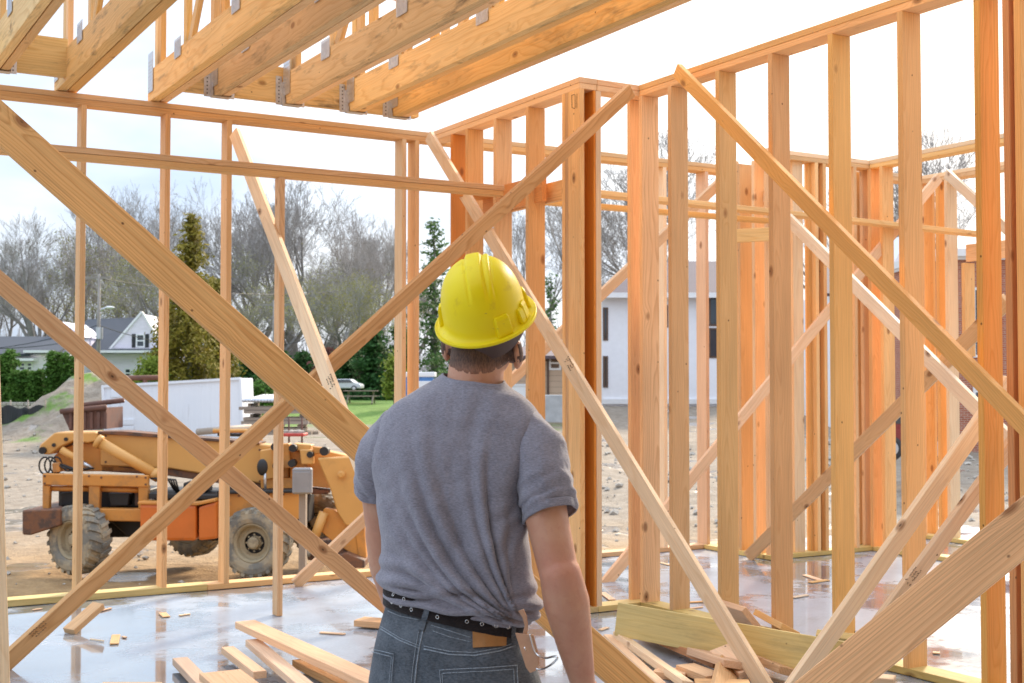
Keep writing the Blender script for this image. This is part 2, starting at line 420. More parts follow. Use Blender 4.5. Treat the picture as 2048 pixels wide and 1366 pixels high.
# =====================  the timber frame  =====================
H = 3.52                     # top of the wall plates
T2, W4, W6 = 0.038, 0.089, 0.14
Z_ = (0, 0, 1)
def stud(par, x0, y0, sx, sy, z0, z1, mat='stud'):
    wd = (0, 1, 0) if sy > sx else (1, 0, 0)
    board('stud', (x0+sx/2, y0+sy/2, z0), (x0+sx/2, y0+sy/2, z1), max(sx, sy), min(sx, sy), wd, M[mat], par)
def plate(par, name, x0, y0, x1, y1, z, mat, t=T2):
    alongx = abs(x1-x0) > abs(y1-y0)
    if alongx: board(name, (x0, (y0+y1)/2, z+t/2), (x1, (y0+y1)/2, z+t/2), abs(y1-y0), t, (0, 1, 0), M[mat], par)
    else: board(name, ((x0+x1)/2, y0, z+t/2), ((x0+x1)/2, y1, z+t/2), abs(x1-x0), t, (1, 0, 0), M[mat], par)
PZ = H-2*T2-0.002
def run_right(px, U):        # right edge of an interior face on a wall across the view -> x of the stud's left side
    return on_y(px, 767, U).x-T2
def left_of(px, V):          # left edge of a stud seen on a wall running away -> its y (near side)
    return on_x(px, 767, V).y-T2

# --- rear wall of the room, seen on the left ---
U0, V1 = 9.12, 4.61
wl = empty('wall_frame', (1.5, U0, 0), label='open stud wall across the left half with a long double top plate and ground seen through it', cat='wall frame')
for i, (px, m) in enumerate([(168, 'stud'), (337, 'brace'), (461, 'yell'), (812, 'light'), (838, 'stud')]):
    stud(wl, run_right(px, U0), U0, T2, W6, T2, PZ, m)
stud(wl, -0.2, U0, T2, W6, T2, PZ)
plate(wl, 'top_plate', -1.6, U0, V1+0.14, U0+W6, PZ+T2+0.001, 'stud'); plate(wl, 'top_plate', -1.6, U0+0.002, V1+0.14, U0+W6-0.002, PZ, 'brace')
xa = on_z(400, 1175, 0).x
plate(wl, 'bottom_plate', -1.6, U0-0.004, xa, U0+W6, 0.003, 'green', 0.045); plate(wl, 'bottom_plate', xa+0.003, U0, V1+0.14, U0+W6, 0.003, 'stud', 0.042)
# --- middle rail of two flat boards carried by a lone post ---
UR = 7.88
rl = empty('support_rail', (2.9, UR, 0), label='long two board rail below the left top plate, held up by a lone post', cat='rail')
hr = on_y(340, 310, UR).z
plate(rl, 'rail_board', -1.2, UR, 4.58, UR+W4, hr-T2, 'brace'); plate(rl, 'rail_board', -1.2, UR+0.003, 4.575, UR+W4-0.003, hr-2*T2-0.001, 'stud')
xp = run_right(568, UR)
board('post', (xp+T2/2, UR+0.045, 0.002), (xp+T2/2, UR+0.045, hr-2*T2-0.002), W4, T2, (0, 1, 0), M['brace'], rl)
# --- right wall, first stretch ---
UC = 6.95
w1 = empty('wall_frame', (V1, 8.0, 0), label='short wall of close studs behind the yellow helmet, rising to a corner under a sloping-looking top plate', cat='wall frame')
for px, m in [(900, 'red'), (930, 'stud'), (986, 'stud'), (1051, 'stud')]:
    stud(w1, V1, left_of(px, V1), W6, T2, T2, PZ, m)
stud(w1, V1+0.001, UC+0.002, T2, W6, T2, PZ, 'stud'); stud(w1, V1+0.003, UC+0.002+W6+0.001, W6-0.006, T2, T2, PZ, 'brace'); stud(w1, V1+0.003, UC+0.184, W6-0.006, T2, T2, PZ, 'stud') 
plate(w1, 'top_plate', V1, UC, V1+W6, U0-0.002, PZ+T2+0.001, 'stud'); plate(w1, 'top_plate', V1+0.002, UC+0.002, V1+W6-0.002, U0-0.002, PZ, 'stud')
plate(w1, 'bottom_plate', V1, UC, V1+W6, U0-0.002, 0.003, 'green')
# short cross pieces and a loose shelf board in that wall
board('header', (V1+0.07, 7.5, 2.86), (V1+0.07, 8.35, 2.86), 0.185, T2, Z_, M['red'], w1)
board('header', (V1+0.16, 7.0, 2.84), (V1+0.16, 8.3, 2.84), 0.14, T2, Z_, M['stud'], w1)
a = on_x(962, 365, V1-0.02)
tag(board('plank', (4.50, 8.40, 2.905), (5.02, 7.95, 2.90), 0.22, 0.04, (1, 1, 0), M['red']), 'reddish brown plank lying flat across the studs just above the helmet', 'plank')
# --- jog and second stretch ---
V2 = 5.09
w2 = empty('wall_frame', (V2, 5.0, 0), label='tallest looking stud wall running along the right side to the near posts', cat='wall frame')
plate(w2, 'top_plate', V1+W6+0.002, UC, V2+W6, UC+W6, PZ+T2+0.001, 'brace'); plate(w2, 'top_plate', V1+W6+0.002, UC+0.002, V2+W6, UC+W6-0.002, PZ, 'stud')
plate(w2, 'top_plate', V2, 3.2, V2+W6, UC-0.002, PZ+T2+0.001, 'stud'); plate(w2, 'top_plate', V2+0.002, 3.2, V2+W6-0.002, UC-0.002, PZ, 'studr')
plate(w2, 'bottom_plate', V1+W6+0.002, UC, V2+W6, UC+W6, 0.003, 'green'); plate(w2, 'bottom_plate', V2, 3.2, V2+W6, UC-0.002, 0.003, 'green')
xr = on_y(1189, 767, UC).x
stud(w2, xr, UC+0.003, 0.017, W6-0.006, T2, PZ, 'red'); stud(w2, xr+0.018, UC+0.003, 0.042, W6-0.006, T2, PZ, 'light')  # one stud in two boards: shaded side coloured red, lit edge coloured pale
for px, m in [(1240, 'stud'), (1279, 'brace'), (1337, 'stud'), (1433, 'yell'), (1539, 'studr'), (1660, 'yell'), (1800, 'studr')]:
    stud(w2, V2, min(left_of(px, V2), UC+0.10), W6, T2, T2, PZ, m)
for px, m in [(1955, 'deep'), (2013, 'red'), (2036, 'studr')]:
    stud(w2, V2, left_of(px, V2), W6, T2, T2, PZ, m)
# --- far room ---
w3 = empty('wall_frame', (6.0, U0, 0), label='farther stud wall seen between the near right hand studs, white house behind it', cat='wall frame')
for px, m in [(1335, 'light'), (1419, 'cut'), (1503, 'stud'), (1530, 'stud')]:
    stud(w3, run_right(px, U0), U0, T2, W6, T2, PZ, m)
plate(w3, 'top_plate', V1+0.15, U0, 7.75, U0+W6, PZ+T2+0.001, 'yell'); plate(w3, 'top_plate', V1+0.15, U0+0.002, 7.75, U0+W6-0.002, PZ, 'studr')
plate(w3, 'bottom_plate', V1+0.15, U0, 7.75, U0+W6, 0.003, 'stud')
U4, V5 = 8.25, 8.61
w4 = empty('wall_frame', (8.1, U4, 0), label='cluster of doubled studs around a far corner in the right half, standing on a greenish plate', cat='wall frame')
for px, m in [(1640, 'yell'), (1656, 'stud'), (1717, 'yell')]:
    stud(w4, run_right(px, U4), U4, T2, W6, T2, PZ, m)
for px, m in [(1448, 'stud'), (1476, 'studr'), (1505, 'stud'), (1530, 'brace')]: stud(w4, 7.42, left_of(px, 7.42), W6, T2, T2, PZ, m)
for px, m in [(1588, 'light'), (1620, 'studr')]: stud(w4, on_y(px, 767, U4+0.05).x, U4+0.05, 0.12, T2, T2, PZ, m)
for px, m in [(1708, 'yell'), (1722, 'stud'), (1738, 'studr'), (1762, 'stud')]:
    stud(w4, V5, left_of(px, V5), W6, T2, T2, PZ, m)
for y in (6.7, 6.1, 5.5): stud(w4, V5, y, W6, T2, T2, PZ, 'stud')
plate(w4, 'top_plate', 7.4, U4, V5+W6, U4+W6, PZ+T2+0.001, 'light'); plate(w4, 'top_plate', 7.4, U4+0.002, V5+W6, U4+W6-0.002, PZ, 'yell')
plate(w4, 'top_plate', V5, 4.9, V5+W6, U4-0.002, PZ+T2+0.001, 'light'); plate(w4, 'top_plate', V5+0.002, 4.9, V5+W6-0.002, U4-0.002, PZ, 'yell')
plate(w4, 'bottom_plate', 7.4, U4, V5+W6, U4+W6, 0.003, 'green'); plate(w4, 'bottom_plate', V5, 4.9, V5+W6, U4-0.002, 0.003, 'green')
plate(w4, 'bottom_plate', 7.39, U4+0.142, 7.53, U0-0.002, 0.003, 'green')
U6, V7 = 8.62, 9.70
w6 = empty('wall_frame', (9.3, U6, 0), label='farthest stud wall by the brick house, two braces meeting at the top of its corner', cat='wall frame')
for px, m in [(1779, 'stud'), (1852, 'stud'), (1874, 'studr')]:
    stud(w6, run_right(px, U6), U6, T2, W6, T2, PZ, m)
for px, m in [(1874, 'studr'), (1892, 'light')]:
    stud(w6, V7, left_of(px, V7), W6, T2, T2, PZ, m)
for y in (7.1, 6.4): stud(w6, V7, y, W6, T2, T2, PZ, 'stud')
plate(w6, 'top_plate', V5+W6+0.003, U6, V7+W6, U6+W6, PZ+T2+0.001, 'light'); plate(w6, 'top_plate', V5+W6+0.003, U6+0.002, V7+W6, U6+W6-0.002, PZ, 'yell')
plate(w6, 'top_plate', V7, 5.2, V7+W6, U6-0.002, PZ+T2+0.001, 'light'); plate(w6, 'top_plate', V7+0.002, 5.2, V7+W6-0.002, U6-0.002, PZ, 'yell')
plate(w6, 'bottom_plate', V5+W6+0.003, U6, V7+W6, U6+W6, 0.003, 'green'); plate(w6, 'bottom_plate', V7, 5.2, V7+W6, U6-0.002, 0.003, 'green')
board('header', (V7+0.02, 8.1, 2.72), (V7+0.02, 6.2, 2.72), 0.16, T2, Z_, M['studr'], w6)
board('jack_stud', (V7-0.03, 8.05, 1.75), (V7-0.03, 8.05, 2.62), W6, T2, (1, 0, 0), M['studr'], w6)
# rails that run through the far room
fr = empty('support_rail', (7.0, 8.1, 0), label='golden horizontal rail passing behind the right hand studs at the height of the helmet top', cat='rail')
a = on_y(1205, 381, 8.05); b = on_y(1990, 468, 8.05)
board('rail_board', (V1+0.2, 8.05, a.z-0.02), (b.x, 8.05, b.z-0.02), W6, T2, (0, 1, 0), M['yell'], fr)
a2 = on_y(1205, 408, 8.2); b2 = on_y(1540, 437, 8.2)
board('rail_board', (V1+0.2, 8.22, a2.z-0.02), (b2.x, 8.22, b2.z-0.02), W4, T2, (0, 1, 0), M['yell'], fr)
p0, p1 = on_y(1470, 472, 8.0), on_y(1550, 468, 7.9)
board('header', p0, p1, 0.11, T2, Z_, M['yell'], fr)

# ---------- diagonal braces ----------
def brace(ax, ay, ad, bx, by, bd, w, t, mat, label, up=0.0, ext=(0, 0), wd=None, cutz=None):
    a, b = at_depth(ax, ay, ad), at_depth(bx, by, bd); d = (b-a).normalized()
    a, b = a-d*ext[0], b+d*ext[1]
    v = ((a+b)/2-CAM).normalized(); n0 = (v-d*v.dot(d)).normalized(); s_ = d.cross(n0).normalized()
    if s_.z < 0: s_ = -s_
    ph = math.radians(up); wd = s_*math.cos(ph)-n0*math.sin(ph)      # face turned to the room, rolled so the upper edge catches the sky
    return board('brace', a, b, w, t, wd, M[mat], label=label, cat='brace', cutz=cutz)
brace(0, 247, 5.0, 1186, 1300, 5.5, W6, T2, 'grain', 'wide coarse grained brace falling from the upper left edge and passing behind the man', up=-14, ext=(0.5, 0.55))
brace(1262, 180, 8.35, 33, 1305, 6.75, W4+0.005, T2, 'brace', 'long brace rising from the floor at lower left to the corner of the right wall', up=32, ext=(0.0, 0.16), cutz=(0.01, None) if False else None)
b = at_depth(515, 385, 8.75)
brace(475, 280, 9.15, 760, 1030, 6.55, W4, T2, 'light', 'steep pale brace leaning from the left wall top down behind the man', up=38, ext=(0.1, 1.0), wd=(1, -0.25, 0.35))
brace(0, 565, 6.85, 700, 1150, 7.9, W4+0.012, T2, 'brace', 'orange brace below the coarse grained one, crossing the loader and ending behind the man', up=-6, ext=(0.5, 0.4))
brace(860, 275, 10.0, 1525, 1366, 6.35, W4, T2, 'light', 'brace from the room corner down across the right studs to the offcut pile', up=34, ext=(0.02, 0.05), wd=(0.95, 0.15, 0.3))
brace(1362, 148, 8.0, 2048, 848, 5.80, W4, T2, 'studr', 'long sunlit brace on the face of the right wall falling toward the right edge', up=32, ext=(0.05, 0.8))
brace(2048, 1055, 3.62, 1665, 1366, 3.75, 0.133, T2, 'grain', 'nearest plank with bold growth rings crossing the lower right corner', up=-4, ext=(0.7, 0.6))
brace(1965, 838, 6.45, 1560, 1412, 6.15, W4, T2, 'light', 'pale brace rising from the offcut pile to the dark right hand post', up=40, ext=(0.25, 0.0))
brace(1975, 955, 6.35, 1700, 1325, 6.5, W4-0.012, T2, 'light', 'second pale brace half hidden behind the bold grained near plank', up=40, ext=(0.3, 0.12))
brace(1484, 345, 11.6, 1953, 815, 8.0, W4+0.006, T2, 'light', 'pale brace behind the right wall falling from the far wall top to the right', up=30, ext=(0.08, 1.0))
brace(1872, 362, 11.8, 1212, 1165, 9.7, W4, T2, 'cut', 'long thin brace behind the right wall rising to the farthest corner', up=28, ext=(0.05, 0.1))
brace(1960, 655, 8.2, 1500, 1110, 10.9, W4+0.01, T2, 'studr', 'shaded orange brace low in the far room ending on the greenish plate', up=-10, ext=(0.3, 0.03))
brace(1477, 330, 11.55, 600, 1160, 9.5, W4, T2, 'cut', 'brace nailed across the rear wall seen left and right of the man', up=30, ext=(0.0, 0.05))
brace(1896, 350, 12.0, 2060, 500, 10.2, W4, T2, 'light', 'short visible brace falling right from the apex in front of the brick house', up=30, ext=(0.03, 0.4))
# leaning board at the far left edge
board('leaning_board', at_depth(6, 1460, 4.0), at_depth(-22, 560, 4.2), W4, T2, (0, 1, 0), M['light'], label='pale board leaning upright at the left edge of the picture', cat='board')

def marks(o, u0, strokes, sc=1.0, w=0.0016, name='pencil_mark'):
    bb = [Vector(c) for c in o.bound_box]; hx = max(c.x for c in bb); hz = max(c.z for c in bb)
    par = o.parent; Mo = (Matrix.Translation(par.location) if par else Matrix())@o.matrix_basis
    sgn = 1 if (CAM-Mo.translation).dot(Mo.to_3x3()@Vector((0, 0, 1))) > 0 else -1
    mb = MB()
    for st in strokes:
        mb.tube([(u0*hx+a*sc, b*sc, sgn*(hz+0.0006)) for a, b in st], w, 4)
    m_ = build(mb, name, M['ink'], o); return m_
M['ink'] = simple('dark_ink', (0.10, 0.05, 0.03), rough=0.8, var=0.3)
def stamp(seed, rows=3, n=7):
    r6 = random.Random(seed); out = []
    for r_ in range(rows):
        for k in range(n):
            if r6.random() < .2: continue
            x0, y0 = k*.011, r_*.014; out.append([(x0, y0), (x0+r6.uniform(0, .006), y0+r6.uniform(.004, .009))]); out.append([(x0+.004, y0+r6.uniform(0, .008)), (x0+.008, y0+r6.uniform(0, .008))])
    return out
bs_ = [o for o in COL.objects if o.name.startswith('brace')]
for o, u0, sd_ in ((bs_[1], .83, 1), (bs_[2], .15, 2), (bs_[4], .05, 3), (bs_[8], .1, 4), (bs_[9], -.2, 5)):
    marks(o, u0 if o is not bs_[1] else .86, stamp(sd_), 1.3, name='grade_stamp')
cs_ = min([o for o in w1.children if o.name.startswith('stud')], key=lambda o: abs((o.matrix_basis.translation.y+w1.location.y)-(UC+0.002+W6/2)))
marks(cs_, .955, [[(.045, -.04), (-.05, -.038)], [(.045, -.018), (-.045, -.018)], [(.047, -.012), (.047, .02)], [(.05, .022), (-.035, .02)], [(-.035, .02), (-.048, -.014)]], 1.0, .0022)
# ---------- floor trusses overhead ----------
HB = H+0.006
UB = 8.80
BM = M['steel'] = simple('galvanised_steel', (0.62, 0.64, 0.67), rough=0.38, metal=0.85, var=0.12, scale=30, bump=0.0006, bscale=90)
M['nail'] = simple('dark_nail', (0.05, 0.05, 0.055), rough=0.5, metal=0.7)
for x0_, x1_, lab_ in ((-2.2, 1.735, 'short length of deep timber beam at the top left corner, left of the gap of sky'), (2.50, 4.35, 'deep timber beam carrying the truss ends in steel hangers, right of the gap of sky')):
    bmx = empty('rim_beam', ((x0_+x1_)/2, UB, HB+0.03), label=lab_, cat='beam')
    board('beam_board', (x0_, UB+0.022, HB+0.155), (x1_, UB+0.022, HB+0.155), 0.25, 0.042, Z_, M['pine'], bmx)
    board('beam_board', (x0_, UB+0.067, HB+0.155), (x1_, UB+0.067, HB+0.155), 0.25, 0.042, Z_, M['pine2'], bmx)
trs = [(1.30, UB, 0.09, 'pine2', 'floor truss at the far left top corner of the picture'),
       (1.80, U0+0.10, 0.115, 'pine', 'second floor truss from the left, end resting on the left wall plate'),
       (2.44, U0+0.10, 0.10, 'pine2', 'floor truss resting on the wall plate right of the open gap of sky'),
       (2.77, UB, 0.085, 'pine2', 'fourth floor truss from the left, hung from the rim beam'),
       (3.30, UB, 0.085, 'pine', 'stained and mottled floor truss in the middle of the overhead group'),
       (3.80, UB, 0.09, 'pine2', 'floor truss next to the outermost one, steel plate on its side'),
       (4.16, UB, 0.10, 'pine2', 'outermost floor truss on the right, open sky beside it')]
for i, (x, ye, wt, mt, lab) in enumerate(trs):
    t_ = empty('floor_truss', (x, ye, HB), label=lab, cat='floor truss', group='floor trusses overhead')
    y1 = -3.0; wt += 0.035; ply = wt/2-0.008; hc = 0.225
    board('bottom_chord', (x-wt/4-0.001, ye, HB+hc/2), (x-wt/4-0.001, y1, HB+hc/2), hc, ply, Z_, M[mt], t_)
    board('bottom_chord', (x+wt/4+0.001, ye, HB+hc/2+0.004), (x+wt/4+0.001, y1, HB+hc/2+0.004), hc, ply, Z_, M['yell'], t_)
    zt = HB+0.95
    board('top_chord', (x, ye, zt), (x, y1, zt), W4, wt*0.8, Z_, M['pine2'], t_)
    rr_ = random.Random(i+3)
    ys = [ye-0.05, ye-0.14]+[ye-0.80-0.62*k+rr_.uniform(-0.08, 0.08) for k in range(17)]
    for k, y in enumerate(ys):
        board('web', (x, y, HB+hc+0.004), (x, y, zt-W4/2-0.002), W4-0.01, T2, (0, 1, 0), M['yell' if k % 2 else 'pine2'], t_)
        if k > 1 and k % 2 == 0:
            board('web', (x+0.002, y-0.07, HB+hc+0.02), (x+0.002, ys[min(k+1, len(ys)-1)]+0.05, zt-0.07), W4-0.014, T2-0.004, (0, 1, 0), M['pine2'], t_)
    for k, y in enumerate(ys[2::2]):
        g = MB(); sd = -1
        xx = x-wt/2-0.0025
        g.box((xx-x-0.0015, y-0.075-ye, hc-0.065), (xx-x+0.0015, y+0.075-ye, hc+0.065))
        for q in range(8):
            g.box((xx-x-0.0035, y-0.068+q*0.018-ye, hc-0.068), (xx-x-0.0013, y-0.060+q*0.018-ye, hc+0.048))
        build(g, 'gusset_plate', M['steel'], t_)
    g = MB(); xx = -wt/2-0.0025
    g.box((xx-0.0015, -0.16, 0.06), (xx+0.0015, -0.03, hc+0.12))
    for q in range(9): g.box((xx-0.0035, -0.156+0.0, 0.07+q*0.026), (xx-0.0012, -0.034, 0.078+q*0.026))
    build(g, 'gusset_plate', M['steel'], t_)
    if ye == UB:                                    # steel hanger: stirrup, side cheeks with curved foot, flanges on the beam
        hg = MB()
        for sgn in (-1, 1):
            xs = sgn*(wt/2+0.0052)
            poly = [(-0.005, -0.004), (-0.075, -0.004), (-0.078, 0.02), (-0.045, 0.10), (-0.04, 0.165), (-0.005, 0.165)]
            n = len(poly)
            hg.add([(xs-0.0012, y, z) for y, z in poly]+[(xs+0.0012, y, z) for y, z in poly],
                   [tuple(range(n)), tuple(range(2*n-1, n-1, -1))]+[(k, (k+1) % n, (k+1) % n+n, k+n) for k in range(n)])
            hg.box((min(xs, xs+sgn*0.045), -0.0045, 0.0), (max(xs, xs+sgn*0.045), -0.0018, 0.21))
            for q in range(7): hg.box((xs+sgn*0.018, -0.007, 0.02+q*0.027), (xs+sgn*0.026, -0.0044, 0.028+q*0.027), k=1)
        hg.box((-wt/2-0.006, -0.078, -0.0065), (wt/2+0.006, -0.005, -0.0042))
        tag(build(hg, 'joist_hanger', [M['steel'], M['nail']], t_, fixn=True))
# ---------- loose timber on the slab ----------
def loose(pts, w, t, mat, label, tilt=0.0, cat='plank', group=None, name='plank'):
    (ax, ay, az), (bx, by, bz) = pts
    a, b = on_z(ax, ay, az), on_z(bx, by, bz)
    sd = (b-a).cross(Vector((0, 0, 1))).normalized()
    wd = sd*math.cos(tilt)+Vector((0, 0, math.sin(tilt)))
    return board(name, a, b, w, t, wd, M[mat], label=label, cat=cat, group=group)
GP = 'offcuts heaped on the slab at lower left'
loose([(490, 1248, 0.13), (800, 1390, 0.13)], W4+0.03, T2, 'cut', 'long pale offcut on top of the lower left heap', group=GP)
loose([(505, 1285, 0.07), (640, 1400, 0.07)], W4-0.01, T2, 'cut', 'offcut under the long top board, pointing at the viewer', group=GP)
loose([(455, 1300, 0.05), (520, 1350, 0.05)], W4-0.02, T2, 'cut', 'short narrow offcut half under the wide board in the lower left heap', group=GP)
loose([(360, 1322, 0.04), (455, 1420, 0.04)], W4-0.01, T2, 'cut', 'leftmost offcut of the lower left heap', group=GP)
loose([(440, 1350, 0.11), (590, 1470, 0.11)], 0.20, T2, 'cut', 'widest offcut, square board in front of the lower left heap', group=GP)
loose([(600, 1325, 0.04), (830, 1440, 0.04)], W4, T2, 'brace', 'darker offcut underneath the long pale one at the bottom', group=GP)
loose([(200, 1376, 0.025), (320, 1376, 0.025)], W4, T2, 'brace', 'board end just showing at the bottom edge left of the heap', group=GP)
tag(board('block', on_z(718, 1243, 0.03), on_z(810, 1250, 0.03), W6, T2, FW, M['studr'], ), 'short orange block lying on wet concrete left of the belt', 'wood block')
board('leaning_board', on_z(138, 1263, 0.015), at_depth(198, 1210, 7.9), W4, T2, (1, 0, 0.4), M['stud'], label='short board leaning on the bottom of the long brace at lower left', cat='board')
GR = 'offcuts heaped on the slab at lower right'
gp = board('plank', on_z(1236, 1238, 0.16), on_z(1690, 1322, 0.14), 0.185, T2, Vector((0, 0, 1))+FW*0.25, M['green'], label='long greenish treated plank on edge across the lower right heap', cat='plank', group=GR)
for ((a, b), w, m, l, tl) in [
    (((1290, 1262, 0.05), (1450, 1330, 0.05)), 0.14, 'red', 'dark wet board lying under the left half of the greenish plank', 0.1),
    (((1395, 1305, 0.07), (1470, 1330, 0.09)), 0.13, 'cut', 'stubby offcut just below the middle of the greenish plank', 0.2),
    (((1440, 1300, 0.10), (1500, 1345, 0.05)), 0.12, 'cut', 'offcut wedged below the greenish plank beside the falling brace', -0.3),
    (((1370, 1335, 0.04), (1430, 1358, 0.04)), 0.11, 'stud', 'small block end in front of the lower right heap', 0.0),
    (((1310, 1345, 0.02), (1375, 1350, 0.02)), 0.12, 'cut', 'flat offcut on the slab left of the small block end', 0.0),
    (((1455, 1330, 0.06), (1440, 1400, 0.02)), 0.12, 'stud', 'offcut tipped on edge at the bottom of the lower right heap', 0.8),
    (((1452, 1222, 0.10), (1505, 1240, 0.14)), 0.16, 'cut', 'pale offcut sticking up behind the greenish plank, left one of two', 0.9),
    (((1525, 1232, 0.10), (1580, 1262, 0.10)), 0.12, 'yell', 'yellowish offcut sticking up behind the greenish plank, right one of two', 0.5),
    (((1500, 1310, 0.08), (1580, 1345, 0.06)), 0.14, 'brace', 'brown offcut in the lower right heap between the two braces', 0.3),
    (((1640, 1278, 0.12), (1740, 1290, 0.12)), 0.14, 'green', 'greenish board end to the right of the pale rising brace', 0.7),
    (((1235, 1270, 0.06), (1375, 1370, 0.03)), 0.06, 'light', 'pale narrow stick beside the bottom of the wide grained brace', 0.2),
    (((1215, 1275, 0.03), (1330, 1380, 0.03)), 0.05, 'cut', 'thin stick lying close beside the pale narrow one', 0.0),
    (((1390, 1370, 0.03), (1500, 1372, 0.03)), 0.12, 'stud', 'board end at the bottom edge under the lower right heap', 0.0),
    (((1745, 1358, 0.03), (1790, 1362, 0.03)), 0.10, 'light', 'short white offcut at the bottom edge near the right studs', 0.0)]:
    loose([a, b], w, T2, m, l, tl, group=GR)
GC = 'small splinters and shims scattered on the wet slab'
CH = [(232, 1270, 228, 1288, .05), (640, 1265, 690, 1268, .03), (325, 1226, 333, 1234, .05), (358, 1231, 380, 1228, .02), (200, 1222, 222, 1216, .02),
      (65, 1220, 84, 1217, .02), (180, 1278, 208, 1282, .008), (1610, 1150, 1640, 1160, .05), (1620, 1165, 1655, 1160, .05), (1585, 1195, 1615, 1190, .04),
      (1205, 1185, 1225, 1200, .05), (1200, 1260, 1215, 1255, .03), (1865, 1305, 1880, 1306, .04), (1195, 1217, 1300, 1212, .02), (1190, 1223, 1270, 1216, .02), (1265, 1288, 1275, 1289, .02),
      (1370, 1205, 1410, 1203, .03), (1372, 1218, 1405, 1214, .02), (1150, 1230, 1175, 1224, .02), (245, 1273, 252, 1275, .02), (1320, 1125, 1340, 1130, .03)]
for i, (x0, y0, x1, y1, w) in enumerate(CH):
    loose([(x0, y0, 0.006), (x1, y1, 0.006)], w, 0.008, rnd.choice(['cut', 'stud', 'light']), 'small wood splinter lying flat on the wet concrete', cat='splinter', group=GC, name='splinter')
# =====================  things outside the frame of the house  =====================
class Fr:                       # a local frame at real distance: x to the right, y away, z up, origin on the ground
    def __init__(s, px, depth, z=None):
        p = at_depth(px, 767, depth); s.d = depth
        s.z = ground_h(p.x, p.y) if z is None else z
        s.o = Vector((p.x, p.y, s.z)); s.px = px
    def p(s, px, py, dy=0.0):
        q = at_depth(px, py, s.d+dy)-s.o
        return (q.dot(RT), q.z)
    def root(s, name, label, cat, group=None):
        return empty(name, s.o, -YAW, label, cat, group)
    def poly(s, pts, dy=0.0): return [s.p(a, b, dy) for a, b in pts]
def extr(fr, name, pts, y0, y1, mat, par, bevel=0, smooth=False):
    mb = MB(); mb.prism(fr.poly(pts), y0, y1); return build(mb, name, mat, par, fixn=True, bevel=bevel, smooth=smooth)
def tubeo(fr, name, pts, y, r, mat, par, n=10):
    mb = MB(); mb.tube([(fr.p(a, b)[0], y, fr.p(a, b)[1]) for a, b in pts], r, n); return build(mb, name, mat, par, smooth=True)
M['white'] = simple('white_paint', (0.78, 0.79, 0.80), rough=0.6, var=0.05, scale=0.7, dirt=((0.45, 0.43, 0.38), 1.5, 0.62, 0.3))
M['trim'] = simple('white_trim', (0.82, 0.82, 0.82), rough=0.5, var=0.03)
def siding(name, col, rowh, dark=0.5):
    m, t = newmat(name)
    x, y, z = t.sep(t.new('ShaderNodeTexCoord').outputs['Object'])
    fr_ = t.m('FRACT', t.m('DIVIDE', z, rowh))
    n = t.noise(t.comb(t.m('MULTIPLY', x, 0.6), y, t.m('FLOOR', t.m('DIVIDE', z, rowh))), 2.0, 3)
    f = t.m('MULTIPLY', t.rng(fr_, 0.0, 0.09, dark, 1.0), t.rng(n, 0.3, 0.7, 0.93, 1.05))
    t.put(t.bsdf.inputs['Base Color'], t.mix(1.0, C(*col), t.comb(f, f, f), 'MULTIPLY'))
    t.bsdf.inputs['Roughness'].default_value = 0.65
    t.put(t.bsdf.inputs['Normal'], t.bump(fr_, 0.6, 0.03)); return m
M['sidingw'] = siding('white_clapboard', (0.88, 0.83, 0.93), 0.16, 0.8)
M['sidingt'] = siding('tan_clapboard', (0.52, 0.38, 0.27), 0.28, 0.35)
M['stucco'] = simple('white_stucco', (0.87, 0.87, 0.90), rough=0.8, var=0.03)
M['shingle'] = siding('grey_shingle', (0.045, 0.052, 0.068), 0.2, 0.75)
M['shinglep'] = siding('mauve_shingle', (0.12, 0.09, 0.105), 0.2, 0.75)
def glass_mat():
    m, t = newmat('window_glass'); t.bsdf.inputs['Base Color'].default_value = C(0.04, 0.05, 0.06)
    t.bsdf.inputs['Roughness'].default_value = 0.05; t.bsdf.inputs['Specular IOR Level'].default_value = 0.9; return m
M['glass'] = glass_mat()
M['black'] = simple('black_paint', (0.03, 0.032, 0.035), rough=0.5)
M['darkframe'] = simple('brown_frame', (0.10, 0.055, 0.035), rough=0.5)
def brick_mat():
    m, t = newmat('red_brick'); br = t.new('ShaderNodeTexBrick')
    x, y, z = t.sep(t.new('ShaderNodeTexCoord').outputs['Object'])
    t.put(br.inputs['Vector'], t.comb(t.m('ADD', x, y), z, 0.0)); br.inputs['Scale'].default_value = 1.0
    br.inputs['Brick Width'].default_value = 0.22; br.inputs['Row Height'].default_value = 0.075; br.inputs['Mortar Size'].default_value = 0.008
    br.inputs['Color1'].default_value = C(0.36, 0.10, 0.05); br.inputs['Color2'].default_value = C(0.46, 0.16, 0.09); br.inputs['Mortar'].default_value = C(0.5, 0.4, 0.33)
    t.put(t.bsdf.inputs['Base Color'], br.outputs['Color']); t.bsdf.inputs['Roughness'].default_value = 0.85; return m
M['brick'] = brick_mat()
